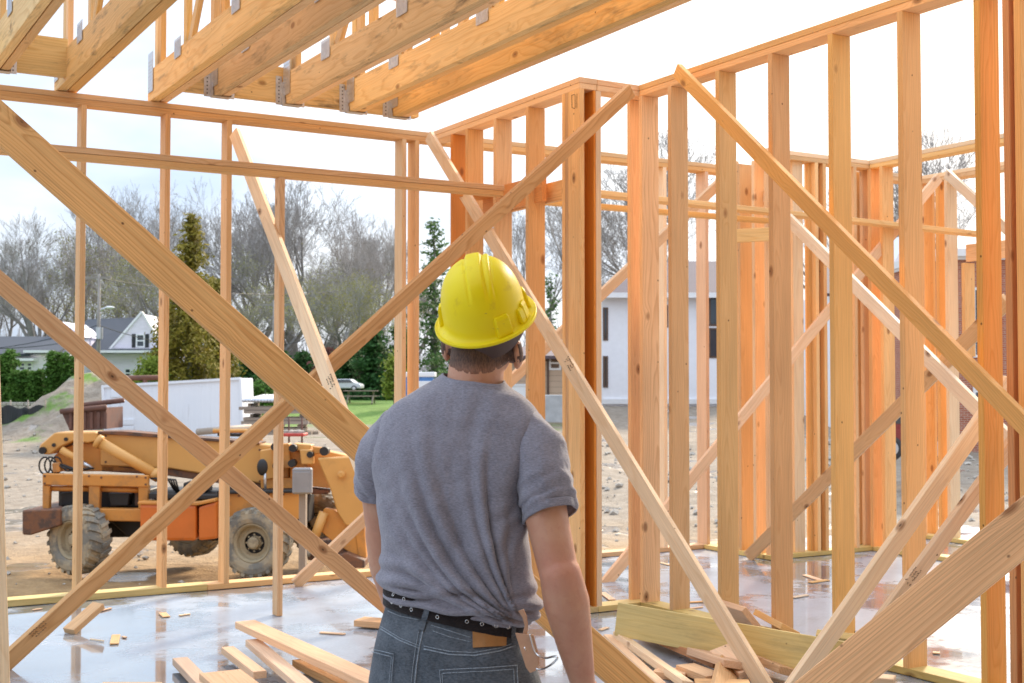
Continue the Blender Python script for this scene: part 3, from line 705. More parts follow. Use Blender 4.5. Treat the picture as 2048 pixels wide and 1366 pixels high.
def window(fr, par, x0, y0, x1, y1, yface, frame='trim', mull=True, shutters=False):
    a, b = fr.p(x0, y1), fr.p(x1, y0); w_ = (b[0]-a[0]); ft = 0.09
    mb = MB(); yo = yface-0.05
    for q in ((a[0], a[1], b[0], a[1]+ft), (a[0], b[1]-ft, b[0], b[1]), (a[0], a[1]+ft, a[0]+ft, b[1]-ft), (b[0]-ft, a[1]+ft, b[0], b[1]-ft)):
        mb.box((q[0], yo, q[1]), (q[2], yface+0.02, q[3]))
    if mull:
        zm = (a[1]+b[1])/2; mb.box((a[0]+ft, yo+0.01, zm-0.04), (b[0]-ft, yface+0.02, zm+0.04))
    wn = build(mb, 'window', M[frame], par)
    g = MB(); g.box((a[0]+ft*0.5, yo+0.03, a[1]+ft*0.5), (b[0]-ft*0.5, yface-0.003, b[1]-ft*0.5)); build(g, 'pane', M['glass'], wn)
    if shutters:
        for sx in (a[0]-0.27, b[0]+0.03):
            s_ = MB(); s_.box((sx, yo, a[1]), (sx+0.24, yface+0.01, b[1]))
            for k in range(9): s_.box((sx+0.03, yo-0.012, a[1]+0.08+k*(b[1]-a[1]-0.16)/9), (sx+0.21, yo, a[1]+0.08+(k+0.55)*(b[1]-a[1]-0.16)/9))
            build(s_, 'shutter', M['black'], par)
    return wn
# ---- white gabled house on the left ----
f = Fr(200, 84, -0.1)
h = f.root('white_house', 'white clapboard house with grey roof and tall front gable beyond the hedge', 'house')
X = lambda px: f.p(px, 767)[0]
Z = lambda py: f.p(200, py)[1]
mb = MB(); mb.box((X(112), 0.3, -0.6), (X(318), 9, Z(700))); mb.box((X(112), 0.3, Z(700)), (X(178), 9, Z(672))); build(mb, 'wall', M['sidingw'], h)
mb = MB(); mb.prism([(X(222), Z(697)), (X(325), Z(697)), (X(283), Z(628))], 0.0, 5.0)
gb = build(mb, 'gable', M['sidingw'], h, fixn=True)
mb = MB()
def slab_quad(mb, a, b, c, d, th=0.15):
    a, b, c, d = map(Vector, (a, b, c, d)); n_ = (b-a).cross(d-a).normalized()*th
    mb.add([a, b, c, d, a-n_, b-n_, c-n_, d-n_], [(0,1,2,3), (7,6,5,4), (0,4,5,1), (1,5,6,2), (2,6,7,3), (3,7,4,0)])
slab_quad(mb, (X(105), -0.5, Z(703)), (X(330), -0.5, Z(703)), (X(290), 5.5, Z(624)), (X(118), 5.5, Z(630)))
slab_quad(mb, (X(330), 11, Z(703)), (X(105), 11, Z(703)), (X(118), 5.5, Z(630)), (X(290), 5.5, Z(624)))
build(mb, 'roof', M['shingle'], h, fixn=True)
mb = MB(); g0, g1, g2 = (X(219), Z(699)), (X(328), Z(699)), (X(283), Z(624))
for p_, q_ in ((g0, g2), (g2, g1), (g0, g1)):
    mb.tube([(p_[0], -0.05, p_[1]), (q_[0], -0.05, q_[1])], 0.09, 4)
mb.box((X(200), -0.6, Z(706)), (X(330), -0.35, Z(701))); mb.box((X(112), -0.2, Z(674)), (X(176), 0.2, Z(669)))
build(mb, 'trim', M['trim'], h)
window(f, h, 272, 668, 290, 695, 0.0, shutters=True)
window(f, h, 246, 736, 260, 756, 0.3)
# porch gable by the wing
f2 = Fr(150, 82, -0.1); X2 = lambda px: f2.p(px, 767)[0]; Z2 = lambda py: f2.p(150, py)[1]
mb = MB(); mb.box((X(114), -1.5, -0.5), (X(176), 0.3, Z(676))); mb.prism([(X(114), Z(676)), (X(182), Z(676)), (X(140), Z(646))], -1.5, 3); build(mb, 'porch_wall', M['sidingw'], h, fixn=True)
# ---- low wing house at the left edge ----
f = Fr(60, 78, -0.05)
h = f.root('grey_roofed_wing', 'low white house with dark grey roof behind the dark green hedge, far left', 'house')
X = lambda px: f.p(px, 767)[0]
Z = lambda py: f.p(60, py)[1]
mb = MB(); mb.box((X(-60), 0, -0.6), (X(112), 7, Z(706))); build(mb, 'wall', M['sidingw'], h)
mb = MB(); slab_quad(mb, (X(-70), -0.6, Z(708)), (X(66), -0.6, Z(708)), (X(60), 4, Z(668)), (X(-60), 4, Z(668)))
slab_quad(mb, (X(58), -0.2, Z(703)), (X(120), -0.2, Z(703)), (X(112), 4, Z(670)), (X(58), 4, Z(669))); build(mb, 'roof', M['shingle'], h, fixn=True)
mb = MB(); mb.box((X(30), -0.7, Z(722)), (X(75), -0.1, Z(717))); mb.box((X(55), -0.75, Z(706)), (X(112), -0.4, Z(701))); build(mb, 'trim', M['trim'], h)
window(f, h, 37, 724, 52, 742, 0.0); window(f, h, 53, 724, 66, 742, 0.0)
# ---- big white house on the right ----
f = Fr(1330, 70, 0.3)
h = f.root('white_house', 'two storey white stucco house with mauve hipped roof seen between the studs', 'house')
X = lambda px: f.p(px, 767)[0]
Z = lambda py: f.p(1330, py)[1]
mb = MB(); mb.box((X(1204), 0, -1), (X(1500), 10, Z(592))); build(mb, 'wall', M['stucco'], h)
mb = MB(); e = Z(588)
A_, B_, C_, D_ = (X(1192), -0.6, e), (X(1512), -0.6, e), (X(1512), 10.6, e), (X(1192), 10.6, e)
P_, Q_ = (X(1330), 5, Z(505)), (X(1470), 5, Z(505))
mb.add([A_, B_, C_, D_, P_, Q_], [(0, 1, 5, 4), (1, 2, 5), (2, 3, 4, 5), (3, 0, 4), (3, 2, 1, 0)]); build(mb, 'roof', M['shinglep'], h, fixn=True)
mb = MB(); mb.box((X(1190), -0.75, Z(597)), (X(1514), -0.55, Z(587))); mb.box((X(1204), -0.14, Z(808)), (X(1500), 0.0, Z(798))); build(mb, 'gutter', M['trim'], h)
for (a_, b_, c_, d_) in ((1196, 615, 1211, 681), (1196, 712, 1211, 775), (1322, 610, 1336, 655), (1418, 588, 1448, 652), (1418, 656, 1448, 716), (1340, 690, 1352, 760)):
    window(f, h, max(a_, 1206) if a_ < 1206 else a_, b_, c_ if c_ > 1214 else 1216, d_, 0.0, frame='darkframe', mull=False)
mb = MB()
for k in range(4): mb.box((X(1205)-0.0, -1.6+k*0.35, -0.9+k*0.22-0.3), (X(1245), -0.16, -0.9+(k+1)*0.22-0.3))
build(mb, 'step', simple('stone_step', (0.4, 0.39, 0.37), rough=0.9), h)
# ---- tan sided house ----
f = Fr(1080, 62, 0.2)
h = f.root('tan_house', 'small tan clapboard house with brown trim behind the helmet and studs', 'house')
X = lambda px: f.p(px, 767)[0]
Z = lambda py: f.p(1080, py)[1]
mb = MB(); mb.box((X(1010), 0, -1.2), (X(1150), 6, Z(716))); build(mb, 'wall', M['sidingt'], h)
mb = MB(); slab_quad(mb, (X(1000), -0.7, Z(712)), (X(1160), -0.7, Z(712)), (X(1150), 3, Z(690)), (X(1010), 3, Z(690))); build(mb, 'roof', M['shinglep'], h, fixn=True)
mb = MB(); mb.box((X(1005), -0.05, Z(722)), (X(1155), 0, Z(714))); mb.tube([(X(1096), -0.08, Z(714)), (X(1096), -0.08, Z(800))], 0.05, 8); build(mb, 'gutter', M['darkframe'], h)
window(f, h, 1098, 708+4, 1122, 740, 0.0, frame='trim')
mb = MB(); mb.box((X(1016), -0.06, Z(800)), (X(1060), 0, Z(770))); mb.box((X(1014), -0.1, Z(772)), (X(1062), -0.02, Z(768))); build(mb, 'garage_door', M['trim'], h)
# ---- brick house and its white neighbour at the right ----
f = Fr(1960, 44, 0.0)
h = f.root('brick_house', 'red brick house with white cornice, seen left of the dark posts', 'house')
X = lambda px: f.p(px, 767)[0]
Z = lambda py: f.p(1960, py)[1]
mb = MB(); mb.box((X(1882), 0, -1.4), (X(2100), 8, Z(518))); build(mb, 'wall', M['brick'], h)
mb = MB(); mb.box((X(1872), -0.35, Z(514)), (X(2110), 8.3, Z(499))); mb.box((X(1876), -0.2, Z(520)), (X(2106), 8.2, Z(514)-0.002)); build(mb, 'cornice', M['trim'], h)
window(f, h, 1946, 575, 1985, 715, 0.0); window(f, h, 1946, 745, 1985, 820, 0.0)
f = Fr(1800, 60, 0.2)
h = f.root('white_house', 'white gabled house with a brown window, mostly hidden by the right hand studs', 'house')
X = lambda px: f.p(px, 767)[0]
Z = lambda py: f.p(1800, py)[1]
mb = MB(); mb.box((X(1660), 0, -1.2), (X(1870), 8, Z(586))); build(mb, 'wall', M['stucco'], h)
mb = MB(); slab_quad(mb, (X(1650), -0.5, Z(588)), (X(1880), -0.5, Z(588)), (X(1870), 4, Z(500)), (X(1660), 4, Z(500))); build(mb, 'roof', M['shinglep'], h, fixn=True)
mb = MB(); mb.prism([(X(1770), Z(545)), (X(1870), Z(545)), (X(1815), Z(468))], -0.8, 3); build(mb, 'gable', M['stucco'], h, fixn=True)
window(f, h, 1788, 708, 1806, 768, 0.0, frame='darkframe')
# ---- container, dumpster, timber stack ----
f = Fr(350, 50)
def contm():
    m, t = newmat('container_white'); x, y, z = t.sep(t.new('ShaderNodeTexCoord').outputs['Object'])
    n = t.noise(t.comb(x, y, z), 0.8, 5, 0.6); st = t.noise(t.comb(t.m('MULTIPLY', x, 6.0), y, t.m('MULTIPLY', z, 0.5)), 1.0, 4, 0.6)
    c = t.mix(t.rng(n, 0.4, 0.7, 0, 0.25), C(0.86, 0.88, 0.92), C(0.72, 0.75, 0.8)); c = t.mix(t.rng(st, 0.6, 0.75, 0, 0.3), c, C(0.4, 0.38, 0.35))
    t.put(t.bsdf.inputs['Base Color'], c); t.bsdf.inputs['Roughness'].default_value = 0.45; return m
M['container'] = contm()
c = f.root('shipping_container', 'dented white storage container behind the orange loader, top edge slightly sloping', 'container')
a = f.poly([(204, 772), (481, 756), (487, 905), (215, 905)])
mb = MB(); mb.prism(a, 0.0, 2.4); build(mb, 'body', M['container'], c, fixn=True, bevel=0.03)
n_ = 26
for k in range(n_):
    u = (k+0.5)/n_; px_ = 212+268*u
    if 225 < px_ < 275: continue
    zt = f.p(0, 772-17*u)[1]-0.12; xx = f.p(px_, 800)[0]; mb = MB(); mb.box((xx-0.05, -0.012, 0.2), (xx+0.05, 0.0, zt-0.05)); build(mb, 'corrugation', M['container'], c)
mb = MB()
mb.tube([(f.p(204, 773)[0], -0.03, f.p(204, 773)[1]), (f.p(481, 757)[0], -0.03, f.p(481, 757)[1])], 0.07, 4)
mb.tube([(f.p(481, 757)[0], -0.03, f.p(481, 757)[1]), (f.p(487, 900)[0], -0.03, f.p(487, 900)[1])], 0.07, 4)
mb.tube([(f.p(206, 773)[0], -0.03, f.p(204, 773)[1]), (f.p(214, 900)[0], -0.03, f.p(214, 900)[1])], 0.07, 4)
build(mb, 'edge_rail', M['container'], c)
mb = MB()
for (x0, y0, x1, y1) in ((222, 838, 240, 850), (244, 838, 268, 850), (222, 853, 240, 868), (244, 853, 268, 868), (222, 800, 240, 815), (222, 780, 240, 795)):
    p0, p1 = f.p(x0, y1), f.p(x1, y0); mb.box((p0[0], -0.05, p0[1]), (p1[0], 0, p1[1]))
build(mb, 'door_panel', M['container'], c, bevel=0.015)
M['rust'] = simple('rusty_steel', (0.17, 0.075, 0.05), rough=0.8, var=0.35, scale=4, dirt=((0.07, 0.05, 0.045), 2.0, 0.5, 0.6))
f = Fr(165, 46)
c = f.root('dumpster', 'rusty brown open dumpster left of the white container', 'dumpster')
mb = MB(); mb.prism(f.poly([(122, 822), (212, 815), (212, 858), (140, 862)]), 0, 2.0); build(mb, 'body', M['rust'], c, fixn=True)
mb = MB()
for k in range(6):
    xx = f.p(142+k*14, 840)[0]; z0, z1 = f.p(0, 858)[1], f.p(0, 824)[1]; mb.box((xx-0.05, -0.08, z0), (xx+0.05, 0, z1))
build(mb, 'rib', M['rust'], c)
for y_ in (-0.06, 2.0): tubeo(f, 'rim', [(122, 823 if y_ < 0 else 813), (214, 814 if y_ < 0 else 802)], y_, 0.1, M['rust'], c, 6)
f = Fr(268, 58)
c = f.root('pipe_rail', 'rusty pipe rail standing behind the white container', 'rail')
tubeo(f, 'pipe', [(200, 765), (210, 757), (325, 755)], 0, 0.12, M['rust'], c)
for x_ in (207, 290): tubeo(f, 'post', [(x_, 757), (x_, 800)], 0, 0.1, M['rust'], c)
f = Fr(545, 44)
M['greywood'] = wood('weathered_timber', (0.34, 0.27, 0.21), (0.22, 0.16, 0.12), contrast=0.5, knots=0.2)
c = f.root('lumber_stack', 'stack of weathered planks and roofing sheets right of the white container', 'lumber stack')
for k in range(9):
    z0 = f.p(0, 868-k*7)[1]; x0, x1 = f.p(500+rnd.uniform(-4, 3), 0)[0], f.p(640+rnd.uniform(-25, 5), 0)[0]
    if k % 3 == 2:
        for xb in (0.12, 0.5, 0.85):
            mb = MB(); mb.box((x0+(x1-x0)*xb-0.05, -0.7, z0), (x0+(x1-x0)*xb+0.05, 0.8, z0+0.10)); build(mb, 'bearer', M['greywood'], c)
    else:
        mb = MB(); 
        for q in range(5): mb.box((x0+rnd.uniform(-0.1, 0.1), -0.8+q*0.32, z0), (x1+rnd.uniform(-0.15, 0.1), -0.8+q*0.32+0.29, z0+0.105))
        build(mb, 'plank_layer', M['greywood'], c)
mb = MB(); z1 = f.p(0, 800)[1]; x0, x1 = f.p(503, 0)[0], f.p(600, 0)[0]
for k in range(16):
    xx = x0+(x1-x0)*k/16; mb.tube([(xx, -0.9, z1-0.02), (xx+0.35, 1.0, z1+0.14)], 0.055, 6)
build(mb, 'roofing_sheet', simple('zinc_sheet', (0.6, 0.6, 0.62), rough=0.4, metal=0.5), c, smooth=True)
# timber on the ground in front of the container
f = Fr(450, 40)
tag(build((lambda m_: (m_.tube([(f.p(395, 864)[0], 0, f.p(395, 864)[1]), (f.p(482, 858)[0], 1.5, f.p(482, 858)[1])], 0.11, 8), m_)[1])(MB()), 'timber_log', M['greywood'], None, Matrix.Translation(f.o)@Matrix.Rotation(-YAW, 4, 'Z'), smooth=True), 'grey brown round timber lying behind the loader boom', 'log')
# red topped barrow stand
f = Fr(598, 40)
c = f.root('red_rack', 'small red edged rack loaded with pale rubble right of the lumber stack', 'rack')
mb = MB(); a_, b_ = f.p(570, 872), f.p(612, 866); mb.box((a_[0], -0.4, a_[1]), (b_[0], 0.4, b_[1])); build(mb, 'tray', simple('red_paint', (0.5, 0.05, 0.03), rough=0.5), c, bevel=0.02)
for x_ in (578, 604): tubeo(f, 'leg', [(x_, 835), (x_, 895)], 0, 0.03, M['rust'], c)
M['stone'] = simple('broken_stone', (0.42, 0.37, 0.31), rough=0.9, var=0.3, scale=6, bump=0.02, bscale=8)
mb = MB(); 
for k in range(12):
    q = f.p(572+k*3, 864); mb.ellipsoid((q[0], rnd.uniform(-0.25, 0.25), q[1]), (0.12, 0.1, 0.07), n=6)
build(mb, 'load', M['stone'], c)
# car, toilet cabin, picnic table, red truck
def car(px, depth, y0, y1, wpx, col, label, name='parked_car', facing=1):
    f = Fr(px, depth); s = depth/2550; c = f.root(name, label, 'car')
    zb = f.p(0, y1)[1]; hh = (y1-y0)*s; L = wpx*s
    mb = MB(); P = [(-.5, .22), (-.5, .55), (-.42, .62), (-.28, .66), (-.18, .98), (.2, 1.0), (.34, .68), (.47, .6), (.5, .45), (.5, .22)]
    mb.prism([(facing*a*L, zb+b*hh) for a, b in P], -0.85, 0.85)
    build(mb, 'body', simple(name+'_paint', col, rough=0.3, spec=0.6, var=0.03), c, fixn=True, bevel=0.06, smooth=False)
    mb = MB(); mb.prism([(facing*a*L, zb+b*hh) for a, b in [(-.24, .68), (-.16, .93), (.18, .95), (.29, .69)]], -0.87, -0.80)
    build(mb, 'window', M['glass'], c, fixn=True)
    for a in (-.3, .31):
        mb = MB(); mb.lathe([(0.02, -0.93), (hh*.17, -0.93), (hh*.23, -0.9), (hh*.23, -0.7), (0.02, -0.7)], 18, Matrix.Translation((a*L, 0, zb+hh*.23))); wh = build(mb, 'wheel', M['black'], c, fixn=True)
        mb = MB(); mb.lathe([(0.01, -0.945), (hh*.13, -0.94), (hh*.14, -0.925)], 14, Matrix.Translation((a*L, 0, zb+hh*.23))); build(mb, 'rim', M['steel'], wh, fixn=True)
car(690, 74, 758, 782, 70, (0.6, 0.62, 0.65), 'silver car parked under the dark green trees above the lawn')
car(1805, 33, 812, 918, 150, (0.25, 0.03, 0.03), 'dark red vehicle seen in the gap between two right hand studs', name='red_vehicle')
f = Fr(850, 58)
c = f.root('site_toilet', 'blue portable toilet cabin with white roof behind the left shoulder', 'toilet cabin')
mb = MB(); a_, b_ = f.p(810, 812), f.p(866, 752); mb.box((a_[0], 0, -0.1), (b_[0], 1.2, b_[1])); build(mb, 'cabin', simple('blue_plastic', (0.08, 0.22, 0.5), rough=0.5), c, bevel=0.04)
a_, b_ = f.p(806, 754), f.p(870, 744); mb = MB(); mb.box((a_[0], -0.06, a_[1]), (b_[0], 1.26, b_[1])); build(mb, 'roof', M['trim'], c, bevel=0.05)
a_, b_ = f.p(836, 800), f.p(864, 762); mb = MB(); mb.box((a_[0], -0.03, a_[1]), (b_[0], 0, b_[1])); build(mb, 'door', M['white'], c, bevel=0.02)
f = Fr(722, 72)
c = f.root('picnic_table', 'small picnic table on the lawn left of the shoulder', 'table')
a_, b_ = f.p(709, 787), f.p(736, 785); zt = 0.75
for nm, y0_, y1_, z_ in (('tabletop', -.4, .4, .75), ('bench', -.95, -.65, .45), ('bench', .65, .95, .45)):
    mb = MB(); 
    for q in range(3): mb.box((-0.95, y0_+(y1_-y0_)*q/3+0.01, z_-.05), (0.95, y0_+(y1_-y0_)*(q+1)/3-0.01, z_)); 
    build(mb, nm, M['greywood'], c)
for x_ in (-.7, .7):
    mb = MB(); mb.tube([(x_, -.75, 0), (x_, .3, .72)], 0.05, 4); mb.tube([(x_, .75, 0), (x_, -.3, .72)], 0.05, 4); build(mb, 'leg', M['greywood'], c)
# stone wall, silt fence
f = Fr(60, 68)
mb = MB()
for row in range(3):
    x_ = f.p(-60, 0)[0]
    while x_ < f.p(118, 0)[0]:
        L = rnd.uniform(0.3, 0.6); mb.box((x_, rnd.uniform(-.04, .04), -0.2+row*0.2), (x_+L-0.03, 0.4, -0.2+row*0.2+0.18)); x_ += L
tag(build(mb, 'stone_wall', M['stone'], None, Matrix.Translation(f.o)@Matrix.Rotation(-YAW, 4, 'Z'), bevel=0.02), 'low grey stone wall at the foot of the hedge', 'wall')
f = Fr(40, 52)
c = f.root('silt_fence', 'sagging black silt fence between road and spoil heap at far left', 'fence')
mb = MB(); N = 40; vs = []
for i in range(N+1):
    q = f.p(-60+160*i/N, 0)[0]; sag = 0.05*math.sin(i*0.9)+0.05*math.sin(i*0.37)
    for y_ in (0, 0.03):
        vs += [(q, y_+0.15*math.sin(i*0.5), -0.3), (q, y_+0.2*math.sin(i*0.5+.4), 0.45+sag)]
fs = []
for i in range(N):
    a_ = i*4; b_ = a_+4
    fs += [(a_, b_, b_+1, a_+1), (a_+2, a_+3, b_+3, b_+2), (a_+1, b_+1, b_+3, a_+3)]
mb.add(vs, fs); build(mb, 'fabric', M['black'], c)
for x_ in (-50, -15, 20, 55, 90): tubeo(f, 'post', [(x_, 838), (x_, 800)], 0.05, 0.03, M['greywood'], c, 6)
# utility poles, lamp, wires
M['pole'] = simple('pole_wood', (0.30, 0.27, 0.24), rough=0.9)
f = Fr(196, 76)
c = f.root('utility_pole', 'grey utility pole with crossarm and street lamp in front of the gabled house', 'utility pole')
zt = f.p(0, 548)[1]; mb = MB(); mb.tube([(0, 0, -0.3), (0, 0, zt)], [0.13, 0.08], 12); build(mb, 'pole', M['pole'], c, smooth=True)
mb = MB(); mb.box((f.p(186, 0)[0]-0.3, -0.06, zt-0.3), (f.p(228, 0)[0], 0.06, zt-0.15)); build(mb, 'crossarm', M['pole'], c)
la = tubeo(f, 'lamp_arm', [(196, 626), (205, 618), (214, 615)], 0, 0.05, M['steel'], c, 8)
mb = MB(); q = f.p(220, 615); mb.ellipsoid((q[0], 0, q[1]), (0.28, 0.16, 0.09)); build(mb, 'lamp_head', M['trim'], c, smooth=True)
mb = MB(); q = f.p(199, 668); mb.lathe([(0.01, -0.3), (0.2, -0.3), (0.2, 0.4), (0.01, 0.4)], 14, Matrix.Translation((q[0], 0, q[1]))@Matrix.Rotation(PI/2, 4, 'X')); build(mb, 'transformer', M['steel'], c, fixn=True)
def wire(a, b, sag, label):
    pts = [a.lerp(b, i/16)-Vector((0, 0, sag*4*(i/16)*(1-i/16))) for i in range(17)]
    mb = MB(); mb.tube(pts, 0.022, 5); tag(build(mb, 'overhead_wire', M['black']), label, 'wire', 'overhead wires left of the frame')
G = at_depth
wire(G(-200, 700, 70), G(196, 650, 76), 0.6, 'overhead wire rising from the left edge to the utility pole, lower one')
wire(G(-200, 680, 70), G(196, 672, 76), 0.6, 'overhead wire meeting the utility pole near its transformer')
wire(G(196, 650, 76), G(640, 672, 90), 1.2, 'overhead wire from the utility pole across the white gable')
wire(G(196, 556, 76), G(900, 540, 110), 1.5, 'highest overhead wire running right from the pole top')
f = Fr(548, 88)
c = f.root('utility_pole', 'distant thin utility pole among the bare trees by the lone post', 'utility pole')
mb = MB(); mb.tube([(0, 0, -0.3), (0, 0, f.p(0, 600)[1])], [0.17, 0.11], 10); build(mb, 'pole', M['pole'], c, smooth=True)
mb = MB(); q = f.p(0, 612)[1]; mb.box((-1.2, -0.06, q), (1.2, 0.06, q+0.14)); build(mb, 'crossarm', M['pole'], c)
# temporary meter box on a post
f = Fr(606, 17.5)
c = f.root('meter_post', 'grey electric meter box on a muddy wooden post right of the loader wheel', 'meter post')
a_, b_ = f.p(594, 0)[0], f.p(617, 0)[0]
board('post', (0, 0, -0.2), (0, 0, f.p(0, 985)[1]), 0.15, 0.09, (1, 0, 0), M['greywood'], None)
o = bpy.data.objects['post'] if False else COL.objects[-1]; o.parent = c; o.matrix_basis = Matrix.Translation((0, 0.06, (f.p(0, 985)[1]-0.2)/2))@Matrix.Rotation(-PI/2, 4, 'Y')
a_, b_ = f.p(587, 987), f.p(626, 935); M['greybox'] = simple('grey_box_plastic', (0.27, 0.26, 0.26), rough=0.5)
mb = MB(); mb.box((a_[0], -0.12, a_[1]), (b_[0], 0.0, b_[1])); build(mb, 'box', M['greybox'], c, bevel=0.02)
mb = MB(); mb.box((a_[0]+0.02, -0.135, a_[1]+0.02), (b_[0]-0.02, -0.12, b_[1]-0.05)); build(mb, 'cover', M['greybox'], c, bevel=0.006)
# stones and rubbish on the churned ground
mb = MB(); r5 = random.Random(5)
def pebble(mb, p, s):
    e_ = [Vector((r5.uniform(.6, 1)*s*x, r5.uniform(.6, 1)*s*y, r5.uniform(.5, .9)*s*z)) for x, y, z in ((1,0,0),(-1,0,0),(0,1,0),(0,-1,0),(0,0,1),(0,0,-1),(.6,.6,.5),(-.6,.6,.5),(-.6,-.6,.5),(.6,-.6,.5))]
    mb.add([Vector(p)+v for v in e_], [(4,6,7),(4,7,8),(4,8,9),(4,9,6),(6,0,2),(6,2,7),(7,2,1),(7,1,8),(8,1,3),(8,3,9),(9,3,0),(9,0,6),(0,5,2),(2,5,1),(1,5,3),(3,5,0)])
for k in range(1500):
    d = r5.uniform(12.5, 50); r_ = r5.uniform(-0.42, 0.42)*d if k % 3 else r5.uniform(0.05, 0.4)*d
    p = FW*d+RT*r_; s = r5.choice([.015, .02, .03, .03, .05, .08]); pebble(mb, (p.x, p.y, ground_h(p.x, p.y)+s*0.2), s*(1+(d > 25)))
tag(build(mb, 'rubble', M['stone']), kind='stuff')
for k, (px, py, d, L, w_, m_, lab) in enumerate([(1215, 1090, 13.0, 1.2, .4, 'white', 'white sheet of board lying on the dirt behind the right studs'),
      (1225, 1030, 15.0, 1.4, .5, 'cut', 'pale sheet of board on the dirt, above the white one'), (1210, 980, 19, 1.0, .25, 'greywood', 'weathered plank lying on the dirt between the studs behind the right sleeve'),
      (1400, 1040, 16, 1.5, .5, 'white', 'crumpled white wrap on the dirt right of the thin pinkish stud'), (700, 1095, 14.5, 0.9, .5, 'container', 'pale rag on the dirt beside the left elbow')]):
    p = at_depth(px, 767, d); z = ground_h(p.x, p.y)+0.1
    mb = MB(); mb.box((-L/2, -w_/2, -0.01), (L/2, w_/2, 0.02)); o = build(mb, 'sheet' if m_ != 'greywood' else 'plank', M[m_], None, Matrix.Translation((p.x, p.y, z))@Matrix.Rotation(k*1.1, 4, 'Z')@Matrix.Rotation(0.12, 4, 'X'), bevel=0.005)
    tag(o, lab, 'debris')
f = Fr(1108, 50)
c = f.root('concrete_block', 'grey concrete barrier with rubbish in front of the tan house', 'barrier')
a_, b_ = f.p(1085, 820), f.p(1140, 790); mb = MB(); mb.box((a_[0], 0, a_[1]-0.5), (b_[0], 0.6, b_[1])); build(mb, 'block', simple('grey_concrete', (0.4, 0.42, 0.43), rough=0.9), c, bevel=0.04)


# =====================  vegetation  =====================
M['bark'] = simple('grey_bark', (0.23, 0.215, 0.20), rough=0.95, var=0.25, scale=4)
M['twig'] = simple('twig_bark', (0.34, 0.318, 0.30), rough=0.95, var=0.15)
def leafmat(name, c1, c2):
    m, t = newmat(name); geo = t.new('ShaderNodeNewGeometry')
    n = t.noise(t.new('ShaderNodeTexCoord').outputs['Object'], 0.9, 3, 0.6)
    c = t.mix(t.rng(t.m('ADD', t.m('MULTIPLY', n, 0.7), t.m('MULTIPLY', geo.outputs['Random Per Island'], 0.3)), 0.3, 0.7, 0, 1), C(*c1), C(*c2))
    t.put(t.bsdf.inputs['Base Color'], c); t.bsdf.inputs['Roughness'].default_value = 0.7; t.bsdf.inputs['Specular IOR Level'].default_value = 0.2
    tr = t.new('ShaderNodeBsdfTranslucent'); t.put(tr.inputs[0], c); mx = t.new('ShaderNodeMixShader'); mx.inputs[0].default_value = 0.3
    t.l.new(t.bsdf.outputs[0], mx.inputs[1]); t.l.new(tr.outputs[0], mx.inputs[2]); t.l.new(mx.outputs[0], t.n['Material Output'].inputs[0]); return m
M['leaf_dark'] = leafmat('evergreen_dark', (0.03, 0.09, 0.025), (0.075, 0.18, 0.045))
M['leaf_olive'] = leafmat('evergreen_olive', (0.13, 0.125, 0.015), (0.36, 0.28, 0.045))
M['leaf_hedge'] = leafmat('hedge_green', (0.05, 0.125, 0.018), (0.13, 0.25, 0.04))
M['leaf_pine'] = leafmat('pine_green', (0.05, 0.11, 0.03), (0.13, 0.22, 0.06))
M['leaf_bud'] = leafmat('spring_buds', (0.20, 0.21, 0.06), (0.34, 0.33, 0.12))
M['leaf_lime'] = leafmat('lime_shrub', (0.12, 0.18, 0.02), (0.30, 0.36, 0.05))
M['leaf_red'] = leafmat('reddish_bud', (0.16, 0.06, 0.05), (0.26, 0.11, 0.09))
def grow(mbT, mbC, rg, p, d, L, r, lvl, maxl, tips, spread=0.55, up=0.12):
    n = 4 if lvl < 2 else 3; pts = [p.copy()]; rs = [r]; r1 = r*(0.62 if lvl else 0.75)
    for i in range(n):
        d = (d+Vector((rg.gauss(0, .09), rg.gauss(0, .09), rg.gauss(0, .06)+up*0.3))).normalized(); p = p+d*(L/n)
        pts.append(p.copy()); rs.append(max(0.0085, r+(r1-r)*(i+1)/n))
    (mbT if lvl < 3 else mbC).tube(pts, rs, 7 if lvl == 0 else (5 if lvl < 3 else 3), cap=False)
    if lvl >= maxl: tips.append(p); return
    nc = rg.choice([3, 4]) if lvl < 3 else 3
    for k in range(nc):
        q = pts[-1] if k == 0 else pts[rg.randint(max(1, n-2), n)]
        ax = d.orthogonal(); ax.rotate(Matrix.Rotation(rg.uniform(0, 2*PI), 3, d))
        nd = d.copy(); nd.rotate(Matrix.Rotation(rg.uniform(.25, 1)*spread*(0.5 if k == 0 else 1.25), 3, ax)); nd.z += up
        grow(mbT, mbC, rg, q, nd.normalized(), L*rg.uniform(.58, .82), r1*(0.85 if k == 0 else 0.62), lvl+1, maxl, tips, spread, up)
def leaf_cloud(mb, rg, pts, n, rad, s, flat=1.0):
    for p in pts:
        for k in range(n):
            q = p+Vector((rg.gauss(0, rad), rg.gauss(0, rad), rg.gauss(0, rad*flat)))
            a = Vector((rg.gauss(0, 1), rg.gauss(0, 1), rg.gauss(0, 1))).normalized()*s*rg.uniform(.5, 1.2); b = a.orthogonal().normalized()*s*rg.uniform(.3, .7)
            mb.add([q-a, q+b, q+a, q-b], [(0, 1, 2, 3)])
